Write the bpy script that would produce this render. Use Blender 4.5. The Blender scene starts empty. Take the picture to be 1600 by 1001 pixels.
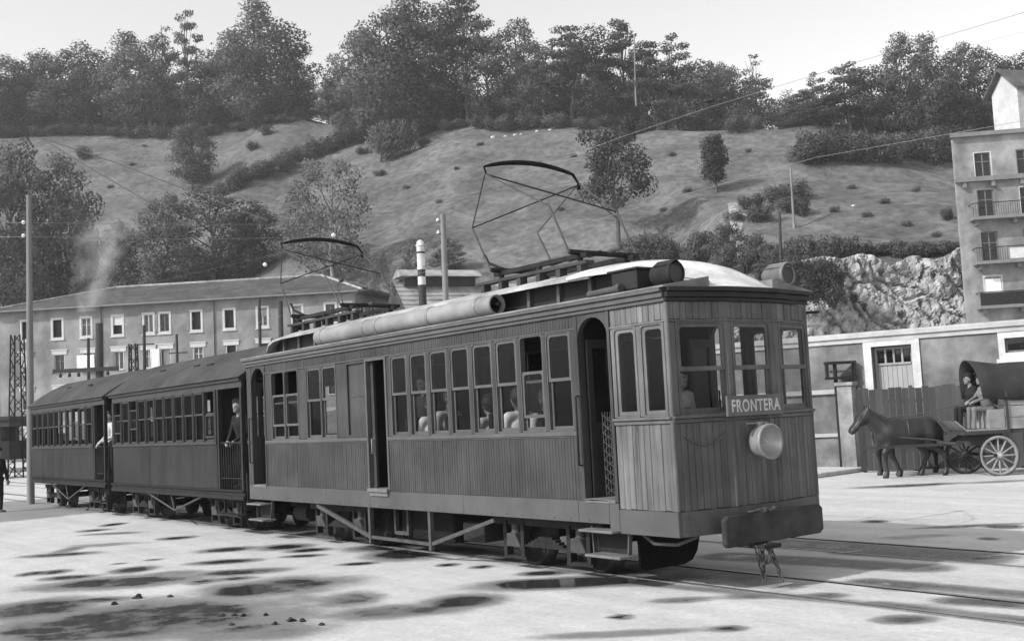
import bpy, math, random
import numpy as np
from mathutils import Vector, Matrix, noise
random.seed(7); np.random.seed(7)
R = math.radians
scene = bpy.context.scene
col = scene.collection

# ------------------------------------------------------------------ camera
# World: the train stands along X (front towards +X), Y goes away from the viewer, Z up.
CAM = Vector((0, 0, 1.95)); FPX = 1760.0
AX = ((0.59276, 0.09775, 0.79943), (0.80384, -0.01048, -0.59475), (-0.04976, 0.99516, -0.08479))
cd = bpy.data.cameras.new('camera'); cam = bpy.data.objects.new('camera', cd); col.objects.link(cam)
cd.sensor_width = 36.0; cd.lens = 36.0 * FPX / 1600.0; cd.clip_start = 0.1; cd.clip_end = 4000
cam.matrix_world = Matrix.Translation(CAM) @ Matrix(AX).to_4x4()
scene.camera = cam

# ------------------------------------------------------------------ sky, sun, exposure
SUN_DIR = Vector((0.17, 1.0, -0.745)).normalized()        # the way the light travels
elev = math.asin(-SUN_DIR.z); azim = math.atan2(-SUN_DIR.x, -SUN_DIR.y)
w = bpy.data.worlds.new('World'); scene.world = w; w.use_nodes = True
nt = w.node_tree; bg = nt.nodes['Background']
sky = nt.nodes.new('ShaderNodeTexSky'); sky.sky_type = 'NISHITA'; sky.sun_disc = False
sky.sun_elevation = elev; sky.sun_rotation = azim; sky.air_density = 2.0; sky.dust_density = 1.5; sky.ozone_density = 1.0
bw = nt.nodes.new('ShaderNodeRGBToBW')                     # a black-and-white photograph
nt.links.new(sky.outputs[0], bw.inputs[0]); nt.links.new(bw.outputs[0], bg.inputs[0])
bg.inputs[1].default_value = 0.15
sl = bpy.data.lights.new('sun', 'SUN'); sl.energy = 2.7; sl.angle = R(0.6); sl.color = (1, 1, 1)
so = bpy.data.objects.new('sun', sl); col.objects.link(so)
so.rotation_euler = SUN_DIR.to_track_quat('-Z', 'Y').to_euler()
scene.view_settings.view_transform = 'Standard'; scene.view_settings.look = 'None'
scene.view_settings.exposure = 0.72; scene.view_settings.gamma = 1.0
scene.render.engine = 'CYCLES'
scene.cycles.transparent_max_bounces = 16; scene.cycles.max_bounces = 8

# ------------------------------------------------------------------ placing helpers
FW = Vector((-0.80232, 0.59690, 0)); RT = Vector((0.59690, 0.80232, 0))   # level forward / right of the view
def at(u, v, D):                       # the point D metres ahead that a photo pixel shows
    d = Matrix(AX) @ Vector((u - 800, -(v - 500.5), -FPX)); return CAM + d * (D / d.dot(FW))
def gp(u, v, z=0.0):                   # ground point
    d = Matrix(AX) @ Vector((u - 800, -(v - 500.5), -FPX)); return CAM + d * ((z - CAM.z) / d.z)
def DL(p): return p.x * FW.x + p.y * FW.y, p.x * RT.x + p.y * RT.y
def XY(D, L, z=0.0): return Vector((D * FW.x + L * RT.x, D * FW.y + L * RT.y, z))

# ------------------------------------------------------------------ materials (all neutral grey)
MATS = {}
def mat(name, v, rough=0.8, var=0.25, scale=3.0, stretch=(1, 1, 1), bump=0.0, bscale=None, spec=0.3, rnd=0.0, metal=0.0, attr=None, detail=6.0, dirt=0.0, dscale=0.7, bdist=.02):
    m = bpy.data.materials.new(name); m.use_nodes = True; t = m.node_tree; N = t.nodes; Lk = t.links
    b = N['Principled BSDF']; b.inputs['Roughness'].default_value = rough; b.inputs['Specular IOR Level'].default_value = spec; b.inputs['Metallic'].default_value = metal
    tc = N.new('ShaderNodeTexCoord'); mp = N.new('ShaderNodeMapping'); mp.inputs['Scale'].default_value = stretch
    Lk.new(tc.outputs['Object'], mp.inputs[0])
    nz = N.new('ShaderNodeTexNoise'); nz.inputs['Scale'].default_value = scale; nz.inputs['Detail'].default_value = detail; nz.inputs['Roughness'].default_value = 0.6
    Lk.new(mp.outputs[0], nz.inputs['Vector'])
    mr = N.new('ShaderNodeMapRange'); mr.inputs['From Min'].default_value = 0.25; mr.inputs['From Max'].default_value = 0.75
    mr.inputs['To Min'].default_value = v * (1 - var); mr.inputs['To Max'].default_value = v * (1 + var)
    Lk.new(nz.outputs['Fac'], mr.inputs['Value']); out = mr.outputs[0]
    def mul(a, bb):
        q = N.new('ShaderNodeMath'); q.operation = 'MULTIPLY'; Lk.new(a, q.inputs[0])
        if hasattr(bb, 'default_value'): Lk.new(bb, q.inputs[1])
        else: q.inputs[1].default_value = bb
        return q.outputs[0]
    if dirt:
        n2 = N.new('ShaderNodeTexNoise'); n2.inputs['Scale'].default_value = dscale; n2.inputs['Detail'].default_value = 8; n2.inputs['Roughness'].default_value = 0.65
        Lk.new(tc.outputs['Object'], n2.inputs['Vector'])
        r2 = N.new('ShaderNodeMapRange'); r2.inputs['From Min'].default_value = 0.38; r2.inputs['From Max'].default_value = 0.62; r2.inputs['To Min'].default_value = 1 - dirt; r2.inputs['To Max'].default_value = 1 + dirt * .35
        Lk.new(n2.outputs['Fac'], r2.inputs['Value']); out = mul(out, r2.outputs[0])
    if rnd:
        oi = N.new('ShaderNodeObjectInfo'); r3 = N.new('ShaderNodeMapRange'); r3.inputs['To Min'].default_value = 1 - rnd; r3.inputs['To Max'].default_value = 1 + rnd
        Lk.new(oi.outputs['Random'], r3.inputs['Value']); out = mul(out, r3.outputs[0])
    if attr:
        at_ = N.new('ShaderNodeAttribute'); at_.attribute_name = attr; out = mul(out, at_.outputs['Fac'])
    cb = N.new('ShaderNodeCombineColor'); [Lk.new(out, cb.inputs[i]) for i in range(3)]
    Lk.new(cb.outputs[0], b.inputs['Base Color'])
    if bump:
        nb = N.new('ShaderNodeTexNoise'); nb.inputs['Scale'].default_value = bscale or scale * 3; nb.inputs['Detail'].default_value = 8
        Lk.new(mp.outputs[0], nb.inputs['Vector'])
        bp = N.new('ShaderNodeBump'); bp.inputs['Strength'].default_value = bump; bp.inputs['Distance'].default_value = bdist
        Lk.new(nb.outputs['Fac'], bp.inputs['Height']); Lk.new(bp.outputs[0], b.inputs['Normal'])
    MATS[name] = m; return m
def glass(name, tint, gloss=1.0, rough=0.02, dust=0.0):
    m = bpy.data.materials.new(name); m.use_nodes = True; t = m.node_tree; N = t.nodes; Lk = t.links
    N.remove(N['Principled BSDF']); o = N['Material Output']
    tr = N.new('ShaderNodeBsdfTransparent'); tr.inputs[0].default_value = (tint, tint, tint, 1)
    gl = N.new('ShaderNodeBsdfGlossy'); gl.inputs['Roughness'].default_value = rough; gl.inputs[0].default_value = (gloss, gloss, gloss, 1)
    fr = N.new('ShaderNodeFresnel'); fr.inputs[0].default_value = 1.5
    ge = N.new('ShaderNodeNewGeometry'); iv = N.new('ShaderNodeMath'); iv.operation = 'SUBTRACT'; iv.inputs[0].default_value = 1.0; Lk.new(ge.outputs['Backfacing'], iv.inputs[1])
    mu = N.new('ShaderNodeMath'); mu.operation = 'MULTIPLY'; Lk.new(fr.outputs[0], mu.inputs[0]); Lk.new(iv.outputs[0], mu.inputs[1])     # the outer face reflects, the inner one only lets light out
    mx = N.new('ShaderNodeMixShader'); Lk.new(mu.outputs[0], mx.inputs[0]); Lk.new(tr.outputs[0], mx.inputs[1]); Lk.new(gl.outputs[0], mx.inputs[2])
    df = N.new('ShaderNodeBsdfDiffuse'); df.inputs[0].default_value = (0.3, 0.3, 0.3, 1)     # film of dust on the pane
    m2 = N.new('ShaderNodeMixShader'); m2.inputs[0].default_value = dust; Lk.new(mx.outputs[0], m2.inputs[1]); Lk.new(df.outputs[0], m2.inputs[2])
    Lk.new(m2.outputs[0], o.inputs['Surface']); MATS[name] = m; return m

mat('paint', .05, .55, .24, 7.0, (1, 1, .12), .25, 30, .18, dirt=.3, dscale=1.1)
mat('paint_trim', .076, .5, .2, 5, (1, 1, 1), .1, 30, .4, dirt=.2)
mat('solebar', .068, .6, .14, 2.5, (1, 1, 1), .12, 25, .35, dirt=.25)
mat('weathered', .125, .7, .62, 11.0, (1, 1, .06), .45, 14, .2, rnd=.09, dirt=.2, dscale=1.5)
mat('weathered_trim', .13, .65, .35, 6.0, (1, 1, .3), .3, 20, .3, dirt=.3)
mat('weathered_shaded', .084, .6, .6, 9.0, (1, 1, .06), .45, 14, spec=.3, rnd=.10, dirt=.3, dscale=1.3)  # same cab wood, its shade on the unlit front put into the colour
mat('trim_shaded', .085, .6, .35, 6.0, (1, 1, .4), .3, 20, .3, dirt=.25)  # cab trim again, coloured darker for the shaded sides
mat('dark_paint', .022, .6, .3, 4, (1, 1, 1), .1, 20, .15)
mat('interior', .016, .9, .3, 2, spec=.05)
mat('ceiling', .03, .8, .2, 2)
mat('canvas', .55, .85, .16, 2.5, (1, 1, 1), .5, 9, .2, dirt=.35, dscale=1.6)
mat('roof_grey', .2, .85, .25, 2.0, (1, 1, 1), .3, 12, .2, dirt=.4, dscale=1.2)
mat('tank', .23, .6, .14, 1.5, (1, 1, 1), .1, 30, .4, dirt=.3, dscale=1.4)
mat('buffer_paint', .035, .6, .35, 4, (1, 1, 1), .2, 14, .15, dirt=.3, dscale=2)
mat('lamp_grey', .14, .5, .3, 6, (1, 1, 1), .1, 30, .4, dirt=.3, dscale=4)
mat('roof_light', .33, .85, .25, 2.0, (1, 1, 1), .3, 12, .2, dirt=.4, dscale=1.5)
mat('leaf_black', .062, .75, .3, .25, spec=.25, attr='tint')
mat('iron', .022, .75, .4, 6, (1, 1, 1), .3, 25, .12)
mat('iron_light', .06, .65, .35, 6, (1, 1, 1), .2, 25, .2)
mat('black_iron', .012, .8, .4, 6, (1, 1, 1), .3, 25, .08)
mat('steel', .25, .35, .3, 8, (1, 1, 1), .1, 40, .5, metal=.6)
mat('lamp_metal', .22, .4, .25, 6, (1, 1, 1), .1, 30, .5, dirt=.3, dscale=4)
mat('reflector', .4, .3, .1, 4, metal=.5)
mat('sign_grey', .1, .55, .15, 6)
mat('letters', .42, .7, .25, 14, dirt=.2, dscale=9)
mat('trailer_paint', .026, .6, .3, 3, (1, 1, .15), .12, 20, .12, dirt=.28, dscale=.8)
mat('trailer_trim', .045, .6, .25, 5, spec=.15)
mat('trailer_roof', .048, .85, .3, 1.5, (1, 1, 1), .4, 8, .2, dirt=.35, dscale=1)
glass('glass', .86, .30, .02, .004)
glass('house_glass', .7, .9, .03, .015)
mat('plaster', .235, .9, .28, .45, (1, 1, .5), .5, 3, .2, dirt=.42, dscale=.22, detail=12)
mat('plaster_light', .48, .85, .12, 1.5, dirt=.15, dscale=.6)
mat('wall_plaster', .2, .9, .3, .9, (1, 1, .6), .5, 5, .2, dirt=.42, dscale=1.1, detail=12)
mat('pillar', .3, .9, .25, 1.5, (1, 1, .5), .4, 6, .1, dirt=.4, dscale=1.5)
mat('wall_cornice', .42, .85, .15, 1, dirt=.22, dscale=1.2)
mat('door_wood', .33, .7, .15, 3, (1, 1, .1), .2, 10, dirt=.15, rnd=.07)
mat('fence_wood', .062, .85, .35, 3, (1, 1, .12), .4, 10, .2, rnd=.3)
mat('rooftile', .1, .9, .3, 1.2, (1, 1, 1), .7, 3.5, bdist=.12, spec=.2, dirt=.3, dscale=.5)
mat('rooftile_light', .3, .9, .3, 1.5, (1, 1, 1), .9, 5, .2, dirt=.4, dscale=.8)
mat('apt_plaster', .27, .9, .3, .6, (1, 1, .5), .4, 5, .2, dirt=.45, dscale=.4, detail=10)
mat('apt_trim', .17, .8, .2, 2)
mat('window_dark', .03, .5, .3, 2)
mat('curtain', .5, .9, .2, 4)
mat('pole_wood', .17, .85, .35, 3, (1, 1, .1), .4, 10, .2)
mat('pole_dark', .05, .9, .35, 3, (1, 1, .1), .4, 10, .08)
mat('white_paint', .55, .6, .12, 3, dirt=.2, dscale=2)
mat('black_paint', .03, .6, .2, 3)
mat('laundry', .75, .9, .06, 3)
mat('porcelain', .7, .25, .05, 3)
mat('wire', .24, .5, .1, 3)
mat('wire_dark', .04, .6, .1, 3)
mat('rock_small', .03, .95, .4, 8, bump=.5)
mat('leaf', .125, .75, .3, .25, spec=.25, attr='tint')
mat('leaf_pale', .16, .75, .3, .25, spec=.25, attr='tint')
mat('leaf_dark', .1, .75, .3, .25, spec=.25, attr='tint')
mat('bark', .09, .95, .4, 2, (1, 1, .2), .5, 6, .1)
mat('bark_pale', .2, .95, .4, 2, (1, 1, .2), .5, 6, .1)
mat('skin', .2, .6, .08, 8)
mat('hair', .02, .6, .2, 20)
mat('cloth_white', .7, .9, .08, 5)
mat('cloth_light', .42, .9, .15, 6)
mat('cloth_mid', .14, .9, .2, 6)
mat('cloth_dark', .025, .95, .25, 6, spec=.05)
mat('horsehide', .02, .45, .35, 3, (1, 1, 1), .1, 20, .4)
mat('mane', .012, .7, .3, 10)
mat('hoof', .03, .6, .3, 10)
mat('leather', .06, .5, .3, 10)
mat('rope', .35, .9, .2, 12)
mat('tilt_cloth', .045, .9, .25, 2, (1, 1, 1), .4, 8, .08, dirt=.3)
mat('cart_wood', .26, .8, .25, 3, (.2, 1, 1), .3, 10, .2, dirt=.25, dscale=2)
mat('cart_wheel', .26, .8, .2, 5, dirt=.25, dscale=3)

# ------------------------------------------------------------------ mesh builder
class MB:
    def __init__(s): s.v = []; s.f = []; s.sm = []
    def add(s, vs, fs, smooth=False):
        o = len(s.v); s.v += [tuple(p) for p in vs]; s.f += [tuple(i + o for i in f) for f in fs]; s.sm += [smooth] * len(fs); return s
    def box(s, x0, x1, y0, y1, z0, z1):
        return s.hexa([(x0, y0, z0), (x1, y0, z0), (x1, y1, z0), (x0, y1, z0), (x0, y0, z1), (x1, y0, z1), (x1, y1, z1), (x0, y1, z1)])
    def hexa(s, p): return s.add(p, [(3, 2, 1, 0), (4, 5, 6, 7), (0, 1, 5, 4), (1, 2, 6, 5), (2, 3, 7, 6), (3, 0, 4, 7)])
    def bar(s, a, b, wd, hd, up=(0, 0, 1)):       # square bar from a to b
        a = Vector(a); b = Vector(b); d = (b - a).normalized(); u = Vector(up)
        if abs(d.dot(u)) > .98: u = Vector((1, 0, 0))
        x = d.cross(u).normalized() * wd / 2; y = x.normalized().cross(d).normalized() * hd / 2
        return s.hexa([a - x - y, a + x - y, a + x + y, a - x + y, b - x - y, b + x - y, b + x + y, b - x + y])
    def cyl(s, a, b, r0, r1=None, n=10, caps=True):
        a = Vector(a); b = Vector(b); r1 = r0 if r1 is None else r1; d = (b - a).normalized()
        u = Vector((0, 0, 1)) if abs(d.z) < .9 else Vector((1, 0, 0)); x = d.cross(u).normalized(); y = d.cross(x)
        vs = []
        for p, r in ((a, r0), (b, r1)):
            for i in range(n):
                t = 2 * math.pi * i / n; vs.append(p + x * math.cos(t) * r + y * math.sin(t) * r)
        s.add(vs, [(i, i + n, (i + 1) % n + n, (i + 1) % n) for i in range(n)], True)
        if caps:
            s.add(vs[:n], [tuple(range(n))]); s.add(vs[n:], [tuple(reversed(range(n)))])
        return s
    def tube(s, pts, r, n=6):
        P = [Vector(p) for p in pts]; rs = r if isinstance(r, (list, tuple)) else [r] * len(P); vs = []; px = None
        for i, p in enumerate(P):
            d = (P[min(i + 1, len(P) - 1)] - P[max(i - 1, 0)]).normalized()
            if px is None:
                u = Vector((0, 0, 1)) if abs(d.z) < .9 else Vector((1, 0, 0)); px = d.cross(u).normalized()
            px = (px - d * px.dot(d)).normalized(); y = d.cross(px)
            for k in range(n):
                t = 2 * math.pi * k / n; vs.append(p + px * math.cos(t) * rs[i] + y * math.sin(t) * rs[i])
        fs = []
        for i in range(len(P) - 1):
            for k in range(n): fs.append((i * n + k, (i + 1) * n + k, (i + 1) * n + (k + 1) % n, i * n + (k + 1) % n))
        s.add(vs, fs, True); s.add(vs[:n], [tuple(range(n))]); s.add(vs[-n:], [tuple(reversed(range(n)))]); return s
    def lathe(s, c, axis, prof, n=20):            # prof: (offset along axis, radius)
        c = Vector(c); d = Vector(axis).normalized(); u = Vector((0, 0, 1)) if abs(d.z) < .9 else Vector((1, 0, 0)); x = d.cross(u).normalized(); y = d.cross(x); vs = []
        for o, r in prof:
            for k in range(n):
                t = 2 * math.pi * k / n; vs.append(c + d * o + x * math.cos(t) * r + y * math.sin(t) * r)
        fs = [(i * n + k, (i + 1) * n + k, (i + 1) * n + (k + 1) % n, i * n + (k + 1) % n) for i in range(len(prof) - 1) for k in range(n)]
        return s.add(vs, fs, True)
    def prism(s, poly, a, b):                     # poly: function-free list of 3D points, extruded by vector b
        n = len(poly); b = Vector(b); P = [Vector(p) for p in poly]
        return s.add(P + [p + b for p in P], [tuple(reversed(range(n))), tuple(range(n, 2 * n))] + [(i, (i + 1) % n, (i + 1) % n + n, i + n) for i in range(n)])
    def build(s, name, m, parent=None, bevel=0, org=None):
        me = bpy.data.meshes.new(name); o = Vector(org) if org is not None else (ORG.get(parent.name, Vector((0, 0, 0))) if parent else Vector((0, 0, 0)))
        me.from_pydata([tuple(Vector(p) - o) for p in s.v], [], s.f)
        me.polygons.foreach_set('use_smooth', s.sm); me.materials.append(MATS[m] if isinstance(m, str) else m)
        ob = bpy.data.objects.new(name, me); col.objects.link(ob)
        if parent:
            ob.parent = parent; ORG[ob.name] = o
        else:
            ob.location = o; ORG[ob.name] = o
        if bevel:
            b = ob.modifiers.new('bevel', 'BEVEL'); b.width = bevel; b.segments = 1; b.limit_method = 'ANGLE'; b.angle_limit = R(50)
        return ob
ORG = {}
def tag(o, label=None, cat=None, group=None, kind=None):
    if label: o['label'] = label
    if cat: o['category'] = cat
    if group: o['group'] = group
    if kind: o['kind'] = kind
    return o
def thing(name, loc, label, cat, group=None, mesh_world=True):
    o = bpy.data.objects.new(name, None); o.empty_display_size = .3; col.objects.link(o); o.location = loc
    ORG[o.name] = Vector(loc) if mesh_world else Vector((0, 0, 0)); tag(o, label, cat, group); return o
def children(o): return [c for c in bpy.data.objects if c.parent == o]

class Fr:                                         # an upright wall frame: u along, z up, d outward
    def __init__(s, p0, p1, flip=False):
        s.o = Vector((p0[0], p0[1], 0)); d = Vector((p1[0] - p0[0], p1[1] - p0[1], 0)); s.len = d.length; s.u = d.normalized()
        s.n = Vector((s.u.y, -s.u.x, 0))
        if flip: s.n = -s.n
    def p(s, u, z, d=0): q = s.o + s.u * u + s.n * d; return Vector((q.x, q.y, z))
    def box(s, mb, u0, u1, z0, z1, d0, d1):
        return mb.hexa([s.p(u0, z0, d1), s.p(u1, z0, d1), s.p(u1, z0, d0), s.p(u0, z0, d0), s.p(u0, z1, d1), s.p(u1, z1, d1), s.p(u1, z1, d0), s.p(u0, z1, d0)])
    def ring(s, mb, u0, u1, z0, z1, wd, d0, d1, bot=None, top=None):
        bot = wd if bot is None else bot; top = wd if top is None else top
        s.box(mb, u0, u0 + wd, z0, z1, d0, d1); s.box(mb, u1 - wd, u1, z0, z1, d0, d1)
        s.box(mb, u0 + wd, u1 - wd, z0, z0 + bot, d0, d1); s.box(mb, u0 + wd, u1 - wd, z1 - top, z1, d0, d1); return mb
    def fillet(s, mb, u, z, r, su, d0, d1, n=4):  # rounded top corner: su=+1 left corner, -1 right corner
        pts = [(u, z)] + [(u + su * (r - r * math.cos(t * math.pi / 2 / n)), z - (r - r * math.sin(t * math.pi / 2 / n))) for t in range(n + 1)]
        k = len(pts); vs = [s.p(a, b, d1) for a, b in pts] + [s.p(a, b, d0) for a, b in pts]
        mb.add(vs, [tuple(range(k)), tuple(reversed(range(k, 2 * k)))] + [(i, (i + 1) % k, (i + 1) % k + k, i + k) for i in range(k)])
    def boards(s, mb, u0, u1, z0, z1, d, pitch, th=.03, groove=.007):   # matchboarding with real grooves
        n = max(1, round((u1 - u0) / pitch)); p = (u1 - u0) / n; s.box(mb, u0, u1, z0, z1, d - th, d - .005)
        for i in range(n):
            a = u0 + i * p + groove / 2; b = u0 + (i + 1) * p - groove / 2
            e = random.uniform(-.0015, .0015)
            s.box(mb, a, b, z0 + .002, z1 - .002, d - .0052, d + e)

# ------------------------------------------------------------------ terrain
def lerp_tab(x, tab):
    if x <= tab[0][0]: return tab[0][1]
    for (a, b), (c, d) in zip(tab, tab[1:]):
        if x <= c: t = (x - a) / (c - a); t = t * t * (3 - 2 * t); return b + (d - b) * t
    return tab[-1][1]
def H(D, L):
    d0 = lerp_tab(L, [(-90, 126), (-58, 122), (-40, 112), (-22, 98), (-5, 91), (18, 86), (40, 86), (80, 95)])
    cl = lerp_tab(L, [(17, 0), (24, 1)]) * lerp_tab(L, [(46, 1), (60, .7)])       # quarry face on the right
    s = D - d0
    if s <= 0: return 0.0
    zc = lerp_tab(L, [(-110, 80), (-60, 72), (-8, 54), (40, 46), (90, 47)])
    za = lerp_tab(L, [(-100, .60), (-50, .57), (-20, .5)]) * s * (1 - .25 * math.exp(-s / 14)); za = za if za < zc else zc + (za - zc) * .18
    t = min(1, s / 3.0); zb = 12.6 * t + .32 * min(max(0, s - 3), 53) + .5 * max(0, s - 56); zb = zb if zb < 45 else 45 + (zb - 45) * .18
    z = za * (1 - cl) + zb * cl
    a = min(1, s / 15)
    z += a * (noise.noise((D * .03, L * .03, 1)) * 1.6 + noise.noise((D * .11, L * .09, 4)) * .5)
    z += a * .55 * math.sin((D + L * .35) * .42 + 2 * noise.noise((D * .02, L * .02, 9)))     # old terraces
    return max(0, z)
def on_hill(u, D):
    p = at(u, 400, D); d, l = DL(p); return XY(d, l, H(d, l))

def hill_hit(u, v, D0=84, D1=420):      # where a line of sight first meets the hillside
    D = D0
    while D < D1:
        p = at(u, v, D); d, l = DL(p)
        if p.z < H(d, l): return D
        D += 1.5
    return None
def grass_material():
    m = mat('meadow', .122, .95, .5, .9, (1, 1, 1), .6, 1.8, bdist=.22, spec=.1, dirt=.35, dscale=.12, detail=14); return m
grass_material()
mb = MB(); Ds = [72 + 1.6 * i for i in range(80)] + [200 + 6 * i for i in range(60)]; Ls = [-230 + 5 * i for i in range(28)] + [-90 + 1.5 * i for i in range(130)] + [105 + 6 * i for i in range(25)]
vs = [XY(D, L, H(D, L) - (.35 if H(D, L) == 0 else 0)) for D in Ds for L in Ls]; nl = len(Ls)
mb.add(vs, [(i * nl + j, (i + 1) * nl + j, (i + 1) * nl + j + 1, i * nl + j + 1) for i in range(len(Ds) - 1) for j in range(nl - 1)], True)
tag(mb.build('hill', 'meadow'), kind='structure')

# ground: one great sheet and, over it, the paved yard with its wet stains
def ground_material(name, stain):
    m = bpy.data.materials.new(name); m.use_nodes = True; t = m.node_tree; N = t.nodes; Lk = t.links; b = N['Principled BSDF']
    tc = N.new('ShaderNodeTexCoord')
    def nzv(sc, det, rough=.6):
        n = N.new('ShaderNodeTexNoise'); n.inputs['Scale'].default_value = sc; n.inputs['Detail'].default_value = det; n.inputs['Roughness'].default_value = rough; Lk.new(tc.outputs['Object'], n.inputs['Vector']); return n.outputs['Fac']
    def mrg(x, a, bb, c, d, sm=False):
        r = N.new('ShaderNodeMapRange'); r.inputs['From Min'].default_value = a; r.inputs['From Max'].default_value = bb; r.inputs['To Min'].default_value = c; r.inputs['To Max'].default_value = d
        if sm: r.interpolation_type = 'SMOOTHSTEP'
        Lk.new(x, r.inputs['Value']); return r.outputs[0]
    def ma(op, a, bb):
        q = N.new('ShaderNodeMath'); q.operation = op
        for i, x in enumerate((a, bb)):
            if isinstance(x, (int, float)): q.inputs[i].default_value = x
            else: Lk.new(x, q.inputs[i])
        return q.outputs[0]
    base = ma('MULTIPLY', ma('MULTIPLY', mrg(nzv(.35, 10, .7), .3, .7, .44, .56), mrg(nzv(14, 8, .7), .3, .7, .82, 1.10)), mrg(nzv(60, 3), .60, .7, 1, .66))
    mpx = N.new('ShaderNodeMapping'); mpx.inputs['Scale'].default_value = (.12, 1.6, 1); Lk.new(tc.outputs['Object'], mpx.inputs[0]); nst = N.new('ShaderNodeTexNoise'); nst.inputs['Scale'].default_value = 1.0; nst.inputs['Detail'].default_value = 9; nst.inputs['Roughness'].default_value = .68; Lk.new(mpx.outputs[0], nst.inputs['Vector'])
    base = ma('MULTIPLY', base, ma('MULTIPLY', mrg(nst.outputs['Fac'], .3, .68, .84, 1.06), mrg(nzv(3.2, 10, .7), .3, .7, .86, 1.08)))
    rough = None
    if stain:
        a1 = N.new('ShaderNodeAttribute'); a1.attribute_name = 'stain'
        a2 = N.new('ShaderNodeAttribute'); a2.attribute_name = 'dirt'
        s = ma('ADD', a1.outputs['Fac'], ma('MULTIPLY', ma('SUBTRACT', nzv(1.6, 12, .7), .5), 1.0))
        damp = mrg(s, .22, .70, 0, 1, True); wet = mrg(s, .70, .98, 0, 1, True)
        base = ma('MULTIPLY', base, ma('SUBTRACT', 1, ma('ADD', ma('MULTIPLY', damp, .62), ma('MULTIPLY', wet, .30))))
        dd = mrg(ma('ADD', a2.outputs['Fac'], ma('MULTIPLY', ma('SUBTRACT', nzv(3, 8), .5), .8)), .3, .75, 0, 1, True)
        base = ma('MULTIPLY', base, ma('SUBTRACT', 1, ma('MULTIPLY', dd, .52)))
        rough = mrg(wet, 0, 1, .9, .09)
    cb = N.new('ShaderNodeCombineColor'); [Lk.new(base, cb.inputs[i]) for i in range(3)]; Lk.new(cb.outputs[0], b.inputs['Base Color'])
    b.inputs['Roughness'].default_value = .9; b.inputs['Specular IOR Level'].default_value = .25
    if rough: Lk.new(rough, b.inputs['Roughness'])
    bp = N.new('ShaderNodeBump'); bp.inputs['Strength'].default_value = .35; bp.inputs['Distance'].default_value = .015; Lk.new(nzv(22, 8), bp.inputs['Height'])
    if stain:
        st = mrg(wet, 0, 1, .4, .04); Lk.new(st, bp.inputs['Strength'])
    Lk.new(bp.outputs[0], b.inputs['Normal']); MATS[name] = m
ground_material('pavement', True); ground_material('earth', False)
mb = MB(); mb.add([(-1500, -1500, -.006), (1500, -1500, -.006), (1500, 1500, -.006), (-1500, 1500, -.006)], [(0, 1, 2, 3)]); tag(mb.build('ground', 'earth'), kind='structure')
# stains: photo-measured ellipses (centre u,v and half sizes) turned into metres on the ground
EL = [(177,819,14,2,1),(147,828,22,1.6,.9),(175,833,40,1.6,.8),(277,840,23,2,1),(109,858,17,5,.75),(170,850,60,2.4,.6),(94,866,50,2.4,.95),(353,858,37,3,1),(444,854,34,4,1),(481,859,28,2.5,1),(353,877,44,3,1),(472,868,28,2,1),(209,889,27,4,1),(185,880,11,1.4,.9),(240,874,12,1.4,.9),(47,896,16,3,1),(84,893,22,3,1),(106,902,34,3,1),(375,893,60,4,.95),(266,897,45,5,.7),(316,908,19,4,.95),(369,903,25,2.4,1),(187,909,110,8,.95),(390,920,60,10,1.0),(433,915,100,11,.92),(551,935,42,10,.85),(625,954,95,9,.85),(720,939,55,9,.95),(394,985,115,14,.75),
      (230,966,215,27,.92),(62,950,80,13,.95),(150,990,150,10,.92),(60,985,70,5,1),(175,962,22,4,1),(140,938,60,4,.95),(300,945,70,6,.8),(900,909,125,7,1.1),(830,910,60,5,1.1),(846,895,31,3,1.1),(640,864,55,8,1.05),(600,855,50,5,.9),(700,882,15,2.2,1.1),(752,885,14,2.2,1.1),(970,963,14,2,1),(1141,981,22,3,1),(1411,967,38,6,.95),(953,990,110,5,.75),(1366,814,16,2,1.1),(1515,821,70,1.8,.85),(1569,822,22,3,1.1),(1544,841,11,2.2,1.1),(1420,758,70,1.8,.9),(1560,752,60,1.6,.7),(1430,838,60,3,.5),(560,880,26,2,1.),(1420,915,40,6,1),(1060,937,40,4,.75),(1180,930,45,4,.8),(1290,930,30,4,.9)]
CP = [((1215,846),(1548,870),5,.86),((1330,862),(1545,876),4,.8),((1130,868),(1440,887),5,.82),((1360,908),(1610,930),5,.85),((1370,942),(1640,972),4,.85),((930,905),(1330,940),3,.7),((1500,938),(1700,950),6,.9),((560,838),(990,898),3.5,.75),((250,800),(560,838),3,.8)]
els = []
for u, v, ru, rv, s in EL:
    p = gp(u, v); D, L = DL(p); els.append((D, L, rv * D * D / (FPX * 1.95), ru * D / FPX, s))
cps = [(DL(gp(*a)), DL(gp(*b)), r * (DL(gp(*a))[0] / 2 + DL(gp(*b))[0] / 2) ** 2 / (FPX * 1.95), s) for a, b, r, s in CP]
X0, X1, Y0, Y1, ST = -40.0, 2.0, -1.0, 27.0, .13
nx = int((X1 - X0) / ST) + 1; ny = int((Y1 - Y0) / ST) + 1
gx, gy = np.meshgrid(np.linspace(X0, X1, nx), np.linspace(Y0, Y1, ny), indexing='ij'); gx = gx.ravel(); gy = gy.ravel()
gD = gx * FW.x + gy * FW.y; gL = gx * RT.x + gy * RT.y; stn = np.zeros(len(gx))
for D, L, rd, rl, s in els:
    q = np.sqrt(((gD - D) / max(rd, .12)) ** 2 + ((gL - L) / rl) ** 2); stn = np.maximum(stn, s * np.clip(1.45 - .72 * q, 0, 1))
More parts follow.
